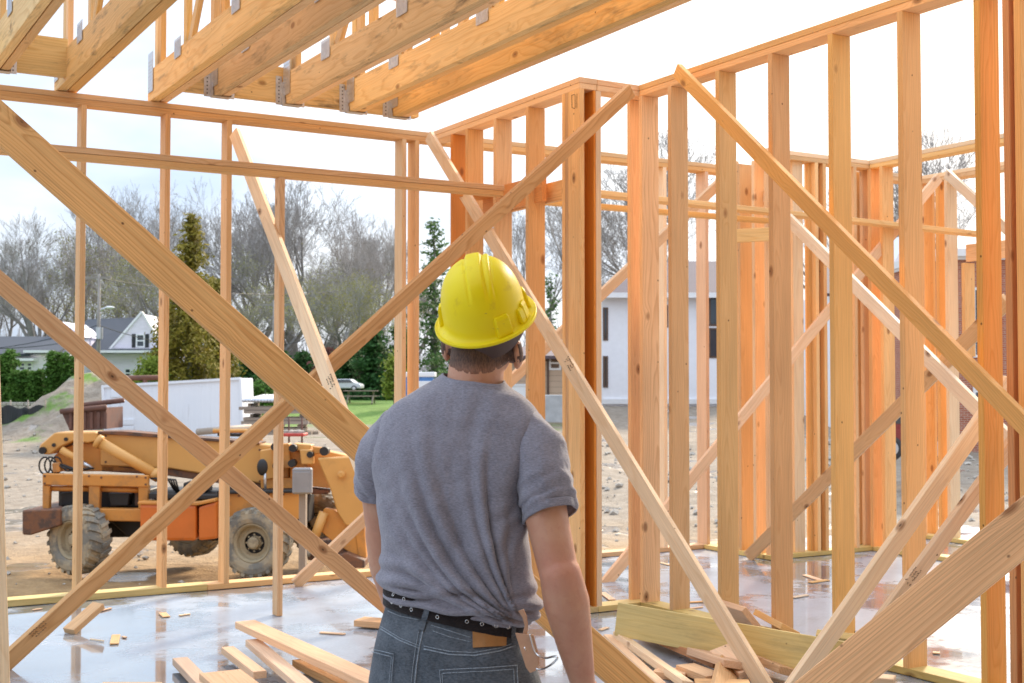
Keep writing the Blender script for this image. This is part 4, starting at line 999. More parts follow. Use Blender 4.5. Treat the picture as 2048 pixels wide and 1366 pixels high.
def bare_tree(seed, h=15, name='bare_tree', buds=0.0, maxl=7, budmat='leaf_bud', label=None, trunk=0.27, spread=0.72):
    rg = random.Random(seed); T, Cc = MB(), MB(); tips = []
    grow(T, Cc, rg, Vector((0, 0, -0.3)), Vector((0, 0, 1)), h*trunk, h*0.020, 0, maxl, tips, spread)
    mz = sorted(t_.z for t_ in tips)[int(len(tips)*.97)]; k = h/mz
    for m_ in (T, Cc): m_.v = [(x*k, y*k, z*k) for x, y, z in m_.v]
    r_ = empty(name, (0, 0, 0), label=label, cat='tree'); build(T, 'trunk', M['bark'], r_, smooth=True); build(Cc, 'crown', M['twig'], r_)
    if buds:
        L = MB(); leaf_cloud(L, rg, [t_*k for t_ in tips if rg.random() < buds*.4], 4, 0.35, 0.10); build(L, 'foliage', M[budmat], r_)
    return r_
protos = [bare_tree(11, 15), bare_tree(23, 15, buds=1.0), bare_tree(37, 15, spread=0.5), bare_tree(5, 15, buds=0.0, spread=0.75, trunk=0.24), bare_tree(61, 15, buds=0.35, budmat='leaf_bud')]
used = set()
# px, depth, top y, proto, width factor, label
TR = [(95, 100, 452, 3, 1.05, 'broad bare tree left of the first thin stud, dark fanning branches'),
      (25, 125, 560, 4, 1.2, 'small budding tree at the left edge behind the low roof'),
      (165, 130, 540, 1, 1.4, 'yellow green budding tree behind the gabled house roof'),
      (250, 118, 400, 2, 1.0, 'tall bare tree between the first two thin studs'),
      (285, 95, 520, 1, 1.3, 'budding tree right behind the tall white gable'),
      (402, 112, 392, 0, 1.0, 'tall bare tree rising above the olive evergreen'),
      (480, 120, 405, 2, 1.05, 'bare tree right of the third thin stud'),
      (545, 105, 520, 1, 1.2, 'low budding tree behind the lone rail post'),
      (600, 112, 385, 3, 1.0, 'highest bare tree, rounded grey crown right of the lone rail post'),
      (660, 118, 420, 0, 1.1, 'bare tree between the steep pale brace and the long brace'),
      (735, 108, 470, 2, 1.1, 'bare tree just left of the paired studs'),
      (700, 92, 560, 1, 1.3, 'yellowish budding tree above the silver car'),
      (770, 130, 500, 3, 1.0, 'faint bare tree behind the paired studs'),
      (60, 118, 500, 2, 1.1, 'bare tree behind the broad one at the left'),
      (200, 110, 470, 4, 1.1, 'hazy budding tree above the grey ridge of the gabled house'),
      (345, 125, 430, 3, 1.0, 'bare tree mostly behind the top of the olive evergreen'),
      (440, 98, 560, 1, 1.3, 'low budding tree above the right half of the white container'),
      (515, 128, 430, 0, 1.1, 'farther bare tree between the third thin stud and the lone post'),
      (635, 100, 540, 4, 1.2, 'hazy budding low tree behind the steep pale brace'),
      (690, 126, 450, 3, 1.0, 'bare tree above the crossing of the long brace'),
      (745, 96, 590, 1, 1.2, 'low budding tree above the picnic table'),
      (825, 122, 560, 4, 1.2, 'hazy budding tree seen between the paired studs'),
      (1060, 120, 420, 2, 1.0, 'bare tree seen in the gap right of the helmet top'),
      (1222, 105, 350, 0, 1.05, 'bare tree over the white house, left side of its roof'),
      (1400, 110, 290, 3, 1.15, 'bare tree over the white house, above its ridge'),
      (1640, 115, 420, 2, 1.1, 'bare tree hidden behind the far corner studs'),
      (1790, 100, 400, 0, 1.0, 'bare tree behind the white gabled house on the right'),
      (1930, 90, 285, 3, 1.0, 'bare tree over the brick house near the dark posts')]
for (px, d, yt, pi, wf, lab) in TR:
    o = protos[pi] if pi not in used else copy_tree(protos[pi]); used.add(pi)
    b_ = at_depth(px, 767, d); gz = ground_h(b_.x, b_.y); hh = at_depth(px, yt, d).z-gz
    o.location = (b_.x, b_.y, gz); o.scale = (hh/15*wf, hh/15*wf, hh/15); o.rotation_euler = (0, 0, rnd.uniform(0, 6.28)); tag(o, lab, 'tree', 'bare trees behind the building site')
def conifer(px, d, ytop, wpx, mat, label, seed, name='evergreen_tree', nb=170, dens=9, drop=0.15, low=0.02, powr=0.75, leaf=0.16, group=None, ragged=0.35, yb=None):
    rg = random.Random(seed); p = at_depth(px, 767, d); gz = ground_h(p.x, p.y); H_ = at_depth(px, ytop, d).z-gz; R_ = wpx/2/2550*d
    root = empty(name, (p.x, p.y, gz), label=label, cat='tree', group=group)
    T = MB(); T.tube([(0, 0, -.2), (rg.uniform(-.1, .1), 0, H_*.5), (0, 0, H_*.97)], [H_*.018+.04, H_*.012+.02, .02], 8); 
    L = MB()
    for k in range(nb):
        u = low+(1-low)*(k+rg.random())/nb; z = H_*u; a = rg.uniform(0, 2*PI); rr = R_*(1-u)**powr*(1-ragged*rg.random())+0.05
        dv = Vector((math.cos(a), math.sin(a), 0))
        if k % 3 == 0: T.tube([(0, 0, z), tuple(dv*rr*.8+Vector((0, 0, z-drop*rr)))], [.03, .01], 4, cap=False)
        m_ = max(2, int(dens*rr/R_+2))
        for q in range(m_):
            s_ = (q+rg.random())/m_; leaf_cloud(L, rg, [dv*rr*s_+Vector((0, 0, z-drop*rr*s_*s_))], 5, leaf*(0.8+rr*.25), leaf*.9, .5)
    build(T, 'trunk', M['bark'], root, smooth=True); build(L, 'crown', M[mat], root); return root
conifer(380, 72, 430, 190, 'leaf_olive', 'tall bushy olive evergreen between the second and third thin studs', 3, nb=300, dens=13, powr=0.62, leaf=0.17, ragged=0.62)
conifer(430, 76, 560, 130, 'leaf_olive', 'lower olive evergreen leaning against the tall one', 4, nb=260, dens=12, powr=0.55, leaf=0.17)
conifer(335, 74, 590, 110, 'leaf_olive', 'small olive evergreen right of the white gable', 14, nb=160, dens=10, powr=0.55, leaf=0.17)
conifer(868, 84, 440, 120, 'leaf_pine', 'tall loose pine between the paired studs and the helmet', 5, name='pine_tree', nb=70, dens=9, leaf=.22, drop=.1, powr=.45, ragged=.6, low=.15)
conifer(905, 80, 560, 110, 'leaf_pine', 'shorter pine half hidden behind the left of the helmet', 6, name='pine_tree', nb=60, dens=9, leaf=.22, powr=.5, ragged=.5)
conifer(1102, 90, 550, 60, 'leaf_pine', 'thin pine seen just right of the helmet', 8, name='pine_tree', nb=30, dens=5, leaf=.2, powr=.4, ragged=.7, low=.4)
for i, (px, yt, wp) in enumerate([(20, 700, 60), (-25, 705, 50), (4, 712, 40)]): conifer(px, 71, yt, wp, 'leaf_hedge', ['round topped dark green bush at the left end of the hedge', 'dark bush cut by the left picture edge', 'small dark bush between its larger neighbours at the left edge'][i], 20+i, name='hedge_bush', nb=130, dens=9, powr=.35, leaf=.12)
for i, (px, yt, wp) in enumerate([(30, 742, 22), (50, 741, 22), (66, 743, 20), (82, 740, 20), (102, 702, 26), (118, 706, 24), (130, 705, 24), (147, 712, 28)]):
    conifer(px, 69.5+0.2*(i % 2), yt, wp+4, 'leaf_hedge', ['lowest clipped arborvitae columns in a row along the stone wall' if i < 4 else 'taller pointed arborvitae column at the right end of the hedge'][0], 40+i, name='arborvitae', nb=110, dens=6, powr=.3, leaf=.10, group='low arborvitae row' if i < 4 else 'tall arborvitae row', ragged=.2)
GE = 'dark evergreens behind the lawn'
for i, (px, d, yt, wp, m_) in enumerate([(500, 80, 700, 90, 'leaf_dark'), (700, 86, 690, 130, 'leaf_dark'), (745, 84, 655, 110, 'leaf_dark'), (655, 88, 700, 100, 'leaf_red'), (800, 84, 650, 70, 'leaf_pine'), (560, 90, 700, 90, 'leaf_dark'), (605, 92, 705, 90, 'leaf_dark')]):
    conifer(px, d, yt, wp, m_, ['dark evergreen behind the right end of the white container', 'wide dark evergreen directly behind the silver car', 'tallest dark evergreen behind the picnic table', 'reddish brown shrub behind the crossing of the two braces', 'brighter green evergreen left of the paired studs', 'dark evergreen partly covered by the lone rail post', 'dark evergreen behind the steep pale brace'][i], 60+i, nb=170, dens=9, powr=.4, leaf=.2, group=GE if m_ == 'leaf_dark' else None, drop=.25)
def shrub(px, d, ytop, wpx, mat, label, seed):
    rg = random.Random(seed); p = at_depth(px, 767, d); gz = ground_h(p.x, p.y); H_ = at_depth(px, ytop, d).z-gz; R_ = wpx/2/2550*d
    root = empty('shrub', (p.x, p.y, gz), label=label, cat='shrub'); L = MB(); T = MB()
    for k in range(12): T.tube([(0, 0, 0), (rg.gauss(0, R_*.4), rg.gauss(0, R_*.4), H_*.7)], [.04, .01], 4, cap=False)
    for k in range(260):
        a, b_ = rg.uniform(0, 2*PI), math.acos(rg.uniform(-.2, 1)); q = R_*rg.uniform(.6, 1.0)
        leaf_cloud(L, rg, [Vector((q*math.cos(a)*math.sin(b_), q*math.sin(a)*math.sin(b_), H_*.35+H_*.6*math.cos(b_)*q/R_))], 9, .16, .12)
    build(T, 'stem', M['bark'], root); build(L, 'foliage', M[mat], root)
shrub(300, 70, 705, 70, 'leaf_lime', 'lime green shrub between gable wall and second thin stud', 1)
shrub(525, 66, 757, 60, 'leaf_hedge', 'rounded green bush right of the white container', 2)
shrub(790, 68, 700, 40, 'leaf_lime', 'lime green shrub left of the paired studs', 3)
shrub(900, 66, 735, 70, 'leaf_pine', 'pale green shrub above the blue toilet cabin', 4)
# a distant wood that reads as one mass of twigs
wd_ = MB(); rg = random.Random(99)
for k in range(5000):
    d = rg.uniform(150, 185); r_ = rg.uniform(-0.46, 0.46)*d; p = FW*d+RT*r_; g_ = ground_h(p.x, p.y); hh = rg.uniform(5, 11)*(1.0+0.3*mnoise.noise(Vector((r_*.05, 0, 0))))
    q = Vector((p.x, p.y, g_+rg.uniform(0, hh*.6))); e_ = q+Vector((rg.gauss(0, 1.0), rg.gauss(0, 1.0), rg.uniform(1, hh*.45)))
    wd_.tube([q, e_], [.07, .03], 3, cap=False)
tag(build(wd_, 'far_wood', M['twig']), kind='stuff')
# =====================  the orange telescopic loader  =====================
LD = 19.4
f = Fr(400, LD)
ld = f.root('telescopic_loader', 'worn orange telescopic boom loader on big muddy tyres, seen through the left studs', 'loader')
M['orange'] = simple('worn_orange_paint', (0.60, 0.245, 0.045), rough=0.5, var=0.12, scale=1.6, dirt=((0.30, 0.15, 0.06), 2.2, 0.5, 0.55))
M['orange2'] = simple('yellow_orange_paint', (0.66, 0.335, 0.09), rough=0.45, var=0.08, scale=1.0, dirt=((0.42, 0.22, 0.07), 1.7, 0.55, 0.4))
M['orangered'] = simple('red_orange_paint', (0.62, 0.15, 0.02), rough=0.4, var=0.1, scale=2, dirt=((0.25, 0.10, 0.04), 3.0, 0.58, 0.5))
M['brownst'] = simple('brown_dirty_steel', (0.22, 0.09, 0.04), rough=0.7, var=0.3, scale=3, dirt=((0.05, 0.04, 0.035), 3.0, 0.45, 0.8))
M['grease'] = simple('greasy_black', (0.018, 0.016, 0.015), rough=0.55, var=0.3)
M['tyre'] = simple('muddy_tyre', (0.20, 0.185, 0.155), rough=0.9, var=0.2, scale=5, dirt=((0.42, 0.33, 0.21), 3.0, 0.45, 0.85), bump=0.01, bscale=12)
M['rimmud'] = simple('muddy_rim', (0.40, 0.32, 0.20), rough=0.85, var=0.2, scale=5, dirt=((0.20, 0.15, 0.10), 5.0, 0.52, 0.7))
E = lambda name, pts, y0, y1, mat, par=None, bevel=0.012: extr(f, name, pts, y0, y1, M[mat], par or ld, bevel=bevel)
# boom: outer section, lower channel, inner section with end plates
E('boom', [(168, 871), (250, 872), (500, 893), (560, 900), (560, 978), (520, 978), (315, 944), (168, 938)], 0.75, 1.2, 'orange2', bevel=0.02)
E('boom_channel', [(168, 938), (315, 944), (560, 980), (640, 990), (640, 998), (560, 996), (300, 958), (168, 950)], 0.80, 1.15, 'brownst')
E('boom_top_plate', [(165, 866), (215, 866), (500, 889), (500, 893), (168, 871)], 0.70, 1.25, 'brownst', bevel=0.004)
E('boom_inner', [(560, 905), (640, 908), (700, 922), (700, 980), (640, 985), (560, 975)], 0.80, 1.15, 'orange2')
bk = E('boom_rear_bracket', [(47, 902), (50, 893), (80, 868), (166, 867), (166, 886), (148, 890), (118, 886), (92, 898), (70, 914), (55, 913)], 0.62, 1.32, 'orange2', bevel=0.02)
mb = MB(); q = f.p(57, 905); mb.lathe([(0.001, 0.56), (0.055, 0.56), (0.055, 0.62)], 16, Matrix.Translation((q[0], 0, q[1]))); build(mb, 'pin', M['grease'], bk, fixn=True)
for a, b in ((79, 894), (104, 882)):
    mb = MB(); q = f.p(a, b); mb.lathe([(0.001, 0.59), (0.03, 0.59), (0.03, 0.62)], 12, Matrix.Translation((q[0], 0, q[1]))); build(mb, 'pin', M['grease'], bk, fixn=True)
E('boom_side_frame', [(92, 900), (120, 892), (168, 890), (168, 935), (250, 945), (256, 950), (75, 950), (70, 918)], 0.8, 1.2, 'orange')
# hydraulic cylinders
cy = tubeo(f, 'lift_cylinder', [(172, 884), (300, 958)], 0.50, 0.085, M['orange2'], ld, 16)
for t0, t1, r_ in ((0.0, 0.07, 0.11), (0.9, 1.0, 0.10)):
    p0 = (172+128*t0, 884+74*t0); p1 = (172+128*t1, 884+74*t1); tubeo(f, 'collar', [p0, p1], 0.50, r_, M['orange2'], cy, 16)
tubeo(f, 'cylinder_rod', [(300, 958), (312, 966)], 0.50, 0.04, M['steel'], ld, 10)
tubeo(f, 'compensating_cylinder', [(97, 903), (140, 929)], 0.55, 0.055, M['orange2'], ld, 12)
tubeo(f, 'cylinder_rod', [(140, 929), (160, 941)], 0.55, 0.03, M['steel'], ld, 8)
mb = MB()
for k in range(3):
    cx_, cz_ = f.p(68+k*9, 935); pts = [(cx_+0.09*math.cos(a), 0.45+0.05*k, cz_+0.13*math.sin(a)) for a in [i*PI/7 for i in range(15)]]; mb.tube(pts, 0.014, 6)
for k in range(5):
    a_, b_ = f.p(80+k*5, 925+k*2), f.p(135+k*8, 945-k); mid = ((a_[0]+b_[0])/2, (a_[1]+b_[1])/2-0.08*(k % 2+1)*.5)
    mb.tube([(a_[0], 0.5, a_[1]), (mid[0], 0.44, mid[1]), (b_[0], 0.5, b_[1])], 0.014, 6)
build(mb, 'hoses', M['grease'], ld, smooth=True); mb = MB()
for k in range(4):
    a_, b_ = f.p(290+k*6, 960), f.p(335+k*4, 985+k*4); mb.tube([(a_[0], 0.35, a_[1]), ((a_[0]+b_[0])/2+.1, 0.3, a_[1]-.02), (b_[0], 0.4, b_[1])], 0.016, 6)
build(mb, 'hoses', M['grease'], ld, smooth=True)
E('valve_block', [(82, 930), (98, 928), (100, 948), (84, 950)], 0.45, 0.6, 'orange')
# chassis, left half
E('upper_rail', [(70, 950), (284, 954), (284, 978), (70, 973)], 0.30, 0.42, 'orange')
tubeo(f, 'cross_tube', [(73, 981), (160, 982)], 0.42, 0.045, M['orange'], ld); tubeo(f, 'cross_tube', [(180, 982), (268, 985)], 0.42, 0.045, M['orange'], ld)
for x0, x1 in ((69, 84), (163, 186), (264, 285)): E('frame_post', [(x0, 973), (x1, 975), (x1-2, 1022), (x0, 1022)], 0.32, 0.44, 'orange')
E('engine', [(84, 984), (268, 988), (268, 1024), (84, 1024)], 0.7, 1.6, 'grease')
E('engine_part', [(95, 992), (120, 990), (128, 1015), (95, 1020)], 0.55, 0.8, 'grease'); E('engine_part', [(195, 992), (240, 992), (236, 1018), (200, 1018)], 0.5, 0.8, 'grease'); E('engine_part', [(250, 990), (262, 990), (262, 1018), (250, 1018)], 0.5, 0.8, 'brownst')
E('bumper', [(39, 1022), (118, 1019), (118, 1052), (56, 1072), (39, 1071)], 0.1, 1.9, 'brownst', bevel=0.02)
E('lower_beam', [(112, 1020), (282, 1022), (282, 1047), (112, 1044)], 0.25, 0.5, 'orange')
E('frame_core', [(90, 1018), (600, 1000), (600, 1056), (90, 1056)], 0.8, 1.4, 'grease'); E('axle_housing', [(120, 1060), (560, 1055), (560, 1085), (120, 1090)], 0.9, 1.15, 'grease')
E('belly', [(190, 1046), (285, 1048), (300, 1075), (430, 1080), (430, 1092), (230, 1082)], 0.6, 1.4, 'grease')
# fuel tank box and right chassis
E('tank', [(279, 1008), (392, 1010), (392, 1082), (279, 1082)], 0.0, 0.8, 'orangered', bevel=0.05)
E('step_box', [(396, 1014), (432, 1003), (434, 1078), (396, 1082)], 0.02, 0.7, 'orangered', bevel=0.04)
E('tank_lid', [(276, 1003), (395, 1004), (430, 997), (432, 1003), (394, 1011), (276, 1009)], -0.02, 0.72, 'orange', bevel=0.01)
E('deck', [(290, 988), (430, 992), (430, 1002), (290, 1000)], 0.2, 1.5, 'grease')
E('hydraulic_tank', [(350, 970), (400, 964), (402, 990), (350, 992)], 0.45, 0.8, 'grease', bevel=0.04)
E('right_chassis', [(428, 990), (592, 986), (594, 1042), (560, 1046), (432, 1040)], 0.28, 0.45, 'orange')
E('deck_edge', [(428, 984), (594, 982), (594, 988), (428, 991)], 0.2, 1.6, 'grease')
E('fender', [(560, 992), (594, 988), (594, 1035), (576, 1030)], 0.46, 1.7, 'orange')
for k_, (bx_, by_) in enumerate([(75, 955), (75, 970), (165, 955), (280, 958), (280, 972), (190, 958), (262, 956), (440, 995), (470, 995), (500, 994), (530, 993), (560, 992), (575, 930), (180, 876), (180, 930), (300, 886), (420, 896), (500, 905), (500, 970), (545, 905)]):
    mb = MB(); q = f.p(bx_, by_); y_ = .27 if by_ > 950 and bx_ > 350 and bx_ < 590 and by_ > 980 else (.29 if by_ > 950 and bx_ < 300 else .74); mb.lathe([(.001, y_), (.018, y_), (.018, y_+.03)], 6, Matrix.Translation((q[0], 0, q[1]))); build(mb, 'bolt', M['brownst'], ld, fixn=True)
# roll hoop behind the boom, brackets and pivots
tubeo(f, 'guard_hoop', [(380, 869), (450, 869), (470, 872), (482, 884), (484, 900)], 1.5, 0.035, M['orange2'], ld)
tubeo(f, 'guard_hoop', [(390, 877), (450, 878), (470, 884), (474, 900)], 1.5, 0.028, M['grease'], ld)
for pts, y0, y1, m_ in [([(505, 905), (534, 900), (534, 962), (510, 966)], .55, .8, 'orange2'), ([(530, 893), (566, 890), (570, 940), (532, 944)], .5, .75, 'orange'), ([(575, 890), (612, 893), (610, 906), (575, 904)], .5, .8, 'orange2'),
                        ([(590, 902), (615, 902), (618, 932), (594, 932)], .4, .6, 'orange2'), ([(566, 905), (600, 908), (604, 960), (566, 962)], .62, .85, 'orange'), ([(505, 962), (580, 962), (584, 984), (506, 986)], .6, 1.0, 'orange'), ([(615, 896), (640, 899), (648, 904), (646, 911), (616, 912)], .5, .62, 'orange')]:
    E('bracket', pts, y0, y1, m_)
for px, py, r_ in ((540, 896, .06), (577, 899, .06), (641, 905, .07), (545, 935, .07), (612, 912, .05), (575, 930, .06)):
    mb = MB(); q = f.p(px, py); mb.lathe([(0.001, .36), (r_, .36), (r_, .55)], 14, Matrix.Translation((q[0], 0, q[1]))); build(mb, 'pivot', M['grease'], ld, fixn=True)
mb = MB(); q = f.p(517, 937); mb.ellipsoid((q[0], .3, q[1]), (.085, .06, .13)); build(mb, 'lamp', M['grease'], ld, smooth=True); tubeo(f, 'lamp_post', [(522, 940), (523, 985)], .3, .02, M['steel'], ld)
# front goose neck and coupler on the right
gn = E('goose_neck', [(627, 919), (690, 916), (700, 919), (714, 958), (722, 1005), (720, 1050), (704, 1064), (684, 1055), (668, 1030), (655, 985), (640, 950)], 0.35, 0.5, 'orange2', bevel=0.02)
E('goose_neck', [(632, 925), (700, 922), (722, 1005), (704, 1064), (668, 1030), (655, 985)], 1.25, 1.4, 'orange2', bevel=0.02)
E('neck_web', [(640, 922), (700, 920), (700, 935), (660, 960)], 0.5, 1.25, 'orange')
mb = MB(); q = f.p(677, 952); mb.lathe([(0.001, .24), (.035, .24), (.035, .28), (.06, .29), (.06, .35)], 16, Matrix.Translation((q[0], 0, q[1]))); build(mb, 'pivot', M['orange2'], gn, fixn=True)
E('lower_link', [(622, 1060), (640, 1022), (662, 1026), (706, 1075), (712, 1120), (690, 1112), (650, 1085)], 0.45, 0.6, 'orange')
tubeo(f, 'tilt_cylinder', [(640, 1030), (614, 1100)], 0.4, 0.075, M['orange2'], ld, 14); tubeo(f, 'cylinder_rod', [(614, 1100), (607, 1120)], 0.4, 0.035, M['steel'], ld)
E('coupler', [(600, 1098), (640, 1092), (700, 1095), (716, 1128), (690, 1136), (604, 1130)], 0.5, 1.3, 'brownst', bevel=0.03)
E('coupler_tip', [(700, 1062), (722, 1058), (726, 1125), (708, 1132)], 0.45, 1.35, 'orange')
# wheels: tyre carcass, lugs, rim and hub
def wheel(px, py, y, rr, width, steer, far=False):
    q = f.p(px, py); Mx = Matrix.Translation((q[0], y, q[1]))@Matrix.Rotation(steer, 4, 'Z')
    w2 = width/2; s = rr/0.5
    mb = MB(); mb.lathe([(.275*s, -w2*.75), (.30*s, -w2*.92), (.36*s, -w2), (.43*s, -w2*.97), (.475*s, -w2*.82), (.485*s, -w2*.4), (.487*s, 0), (.485*s, w2*.4), (.475*s, w2*.82), (.43*s, w2*.97), (.36*s, w2), (.30*s, w2*.92), (.275*s, w2*.75)], 48, caps=False)
    lg = 22
    for k in range(lg):
        for sd_ in (-1, 1):
            th = 2*PI*(k+(0.5 if sd_ > 0 else 0))/lg; pts = []
            for u, yy in ((0, 0.02), (.33, .35), (.7, .72), (1, .98)):
                pts.append((th+u*0.16, sd_*w2*yy))
            ring = []
            for (a_, yy) in pts:
                r0_ = .47*s if abs(yy) < w2*.8 else .44*s; r1_ = .512*s if abs(yy) < w2*.9 else .487*s; da = .072
                ring.append([Vector((r_*math.cos(a2), yy, r_*math.sin(a2))) for r_, a2 in ((r0_, a_-da), (r1_, a_-da*.75), (r1_, a_+da*.75), (r0_, a_+da))])
            mb.rings(ring)
    w_ = link('wheel', mb.mesh('wheel', M['tyre'], fixn=True), ld, Mx); w_['label'] = 'muddy lugged wheel'
    r2 = MB(); r2.lathe([(.285*s, -w2*.80), (.27*s, -w2*.86), (.245*s, -w2*.70), (.235*s, -w2*.35), (.20*s, -w2*.28), (.155*s, -w2*.34), (.15*s, -w2*.05), (.02, -w2*.05)], 40, caps=False)
    dk = MB(); dk.lathe([(.148*s, -w2*.30), (.148*s, -w2*.12), (.02, -w2*.12)], 30, caps=False)
    for k in range(8):
        a = k*PI/4; r2.lathe([(.001, -w2*.42), (.014, -w2*.42), (.014, -w2*.3)], 8, Matrix.Translation((.12*s*math.cos(a)*1.0, 0, .12*s*math.sin(a))))
    build(r2, 'rim', M['rimmud'], w_, fixn=True); build(dk, 'disc', M['grease'], w_, fixn=True)
    h2 = MB(); h2.lathe([(.001, -w2*.78), (.06*s, -w2*.76), (.085*s, -w2*.66), (.09*s, -w2*.3), (.10*s, -w2*.28), (.10*s, -w2*.08)], 24); build(h2, 'hub', M['rimmud'], w_, fixn=True, smooth=False)
wheel(149, 1082, 0.22, 0.52, 0.42, math.radians(-32)); wheel(507, 1088, 0.22, 0.53, 0.42, math.radians(-12))
wheel(330, 1078, 1.75, 0.48, 0.40, math.radians(-30)); wheel(600, 1068, 1.75, 0.50, 0.40, math.radians(-12))
E('fork_carriage', [(650, 1118), (690, 1110), (726, 1125), (726, 1140), (650, 1140)], 0.2, 0.9, 'brownst')
# =====================  the man in the yellow helmet  =====================
PD = 2.89
PX0 = 910
po = CAM+FW*PD+RT*((PX0-CX)/F_PX*PD); po.z = 0.0
man = empty('person', po, -YAW, 'man seen from behind in yellow hard hat, grey t-shirt and grey jeans, looking up', 'person')
manM = Matrix.Translation(po)@Matrix.Rotation(-YAW, 4, 'Z'); manI = manM.inverted()
def P(px, py, Y=0.0):
    return manI@at_depth(px, py, PD+Y)
def topx(v):
    w_ = manM@Vector(v)-CAM; dd = w_.dot(FW); ez = w_.z/dd; lx = w_.dot(RT)/dd
    c_, s_ = math.cos(PITCH), math.sin(PITCH); k = 1/(c_+ez*s_)
    return CX+lx*k*F_PX, CY-(ez*c_-s_)*k*F_PX
def fabric(name, c1, c2, streak=1.0, bump=0.0006, rough=0.9, sheen=0.3, twill=0.0, fade=0.0):
    m, t = newmat(name); co = t.new('ShaderNodeTexCoord').outputs['Object']; x, y, z = t.sep(co)
    n = t.noise(t.comb(t.m('MULTIPLY', x, 130.0), t.m('MULTIPLY', y, 130.0), t.m('MULTIPLY', z, 640.0*streak)), 1.0, 3, 0.7)
    n2 = t.noise(co, 14.0, 4, 0.6); n3 = t.noise(co, 420.0, 2, 0.5)
    c = t.mix(t.rng(t.m('ADD', t.m('MULTIPLY', n, 0.8), t.m('MULTIPLY', n2, 0.2)), 0.38, 0.62, 0, 1), C(*c1), C(*c2))
    if fade: c = t.mix(t.rng(n2, 0.5, 0.75, 0, fade), c, C(c2[0]*1.6, c2[1]*1.6, c2[2]*1.6))
    t.put(t.bsdf.inputs['Base Color'], c); t.bsdf.inputs['Roughness'].default_value = rough
    t.bsdf.inputs['Specular IOR Level'].default_value = 0.2; t.bsdf.inputs['Sheen Weight'].default_value = sheen
    h = t.m('ADD', t.m('MULTIPLY', n3, 0.5), t.m('MULTIPLY', n, 0.5))
    h2 = t.noise(t.vm('ADD', co, t.vm('SCALE', t.noise(co, 8.0, 2, col=True), sc=0.04)), 30.0, 3, 0.55)
    t.put(t.bsdf.inputs['Normal'], t.bump(t.m('ADD', h, t.m('MULTIPLY', h2, 7.0)), 0.9, bump)); return m
M['shirt'] = fabric('heather_grey_jersey', (0.192, 0.186, 0.220), (0.312, 0.302, 0.350))
M['jeans'] = fabric('grey_blue_denim', (0.062, 0.074, 0.088), (0.13, 0.147, 0.168), streak=0.6, sheen=0.1, fade=0.3)
M['stitch'] = simple('denim_seam', (0.27, 0.31, 0.35), rough=0.9, var=0.5, scale=260)
def skinmat():
    m, t = newmat('skin'); co = t.new('ShaderNodeTexCoord').outputs['Object']
    n = t.noise(co, 9.0, 4, 0.6); n2 = t.noise(co, 60.0, 3, 0.6); n3 = t.noise(co, 300.0, 3, 0.6)
    c = t.mix(t.rng(n, 0.35, 0.7, 0, 1), C(0.60, 0.325, 0.205), C(0.52, 0.23, 0.14)); c = t.mix(t.rng(n2, 0.55, 0.75, 0, .35), c, C(0.45, 0.17, 0.11))
    el = t.rng(t.vm('DISTANCE', co, tuple(P(1120, 1150, -0.17))), 0.0, 0.055, 0.55, 0.0); c = t.mix(el, c, C(0.58, 0.19, 0.13))   # reddened elbow
    t.put(t.bsdf.inputs['Base Color'], c); t.put(t.bsdf.inputs['Roughness'], t.rng(n3, .3, .7, .42, .6))
    t.bsdf.inputs['Subsurface Weight'].default_value = 0.12; t.bsdf.inputs['Subsurface Radius'].default_value = (0.02, 0.008, 0.004); t.bsdf.inputs['Subsurface Scale'].default_value = 0.5
    t.put(t.bsdf.inputs['Normal'], t.bump(t.m('ADD', n3, t.m('MULTIPLY', n2, 2.0)), 0.5, 0.0009)); return m
M['skin'] = skinmat()
# ---- body: one continuous remeshed surface ----
B = MB()
cap = B.capsule
neck0, neck1 = P(946, 800, -0.01), P(958, 690, 0.01)
cap(neck0, neck1, 0.066, 0.061, 20)
HC = P(963, 652, 0.045)                       # head centre
Rh = Matrix.Rotation(math.radians(14), 3, 'Z')@Matrix.Rotation(math.radians(20), 3, 'X')@Matrix.Rotation(math.radians(-5), 3, 'Y')
def hp(x, y, z): return HC+Rh@Vector((x, y, z))
B.ellipsoid(hp(0, -0.012, 0.02), (0.079, 0.098, 0.098), Rh); B.ellipsoid(hp(0, 0.035, -0.045), (0.060, 0.062, 0.07), Rh)
cap(hp(0, 0.055, -0.085), hp(0, 0.07, -0.092), 0.028, 0.022); cap(hp(0, -0.05, -0.05), neck1, 0.058, 0.06)
cap(hp(0, 0.095, 0.012), hp(0, 0.118, -0.022), 0.010, 0.014); cap(hp(-0.012, 0.105, -0.028), hp(0.012, 0.105, -0.028), .010, .010)       # nose
cap(hp(-0.02, 0.088, -0.055), hp(0.02, 0.088, -0.055), .009, .009); cap(hp(-0.017, 0.086, -0.064), hp(0.017, 0.086, -0.064), .008, .008)    # lips
cap(hp(-0.04, 0.082, 0.028), hp(0.04, 0.082, 0.028), .012, .012)                                                          # brow
for ex_, ey_, eY, sg in ((1037, 706, -.005, 1), (891, 690, .035, -1)):    # ears
    ec = P(ex_, ey_, eY); Re = Matrix.Rotation(math.radians(-sg*24), 3, 'Z')@Matrix.Rotation(math.radians(14), 3, 'X')
    B.ellipsoid(ec, (0.0085, 0.020, 0.033), Re, n=16); B.ellipsoid(ec+Vector((-sg*.003, .004, -.026)), (0.008, 0.010, 0.013), n=12); B.ellipsoid(ec+Vector((-sg*.012, .006, 0)), (0.012, 0.012, 0.02), n=12)
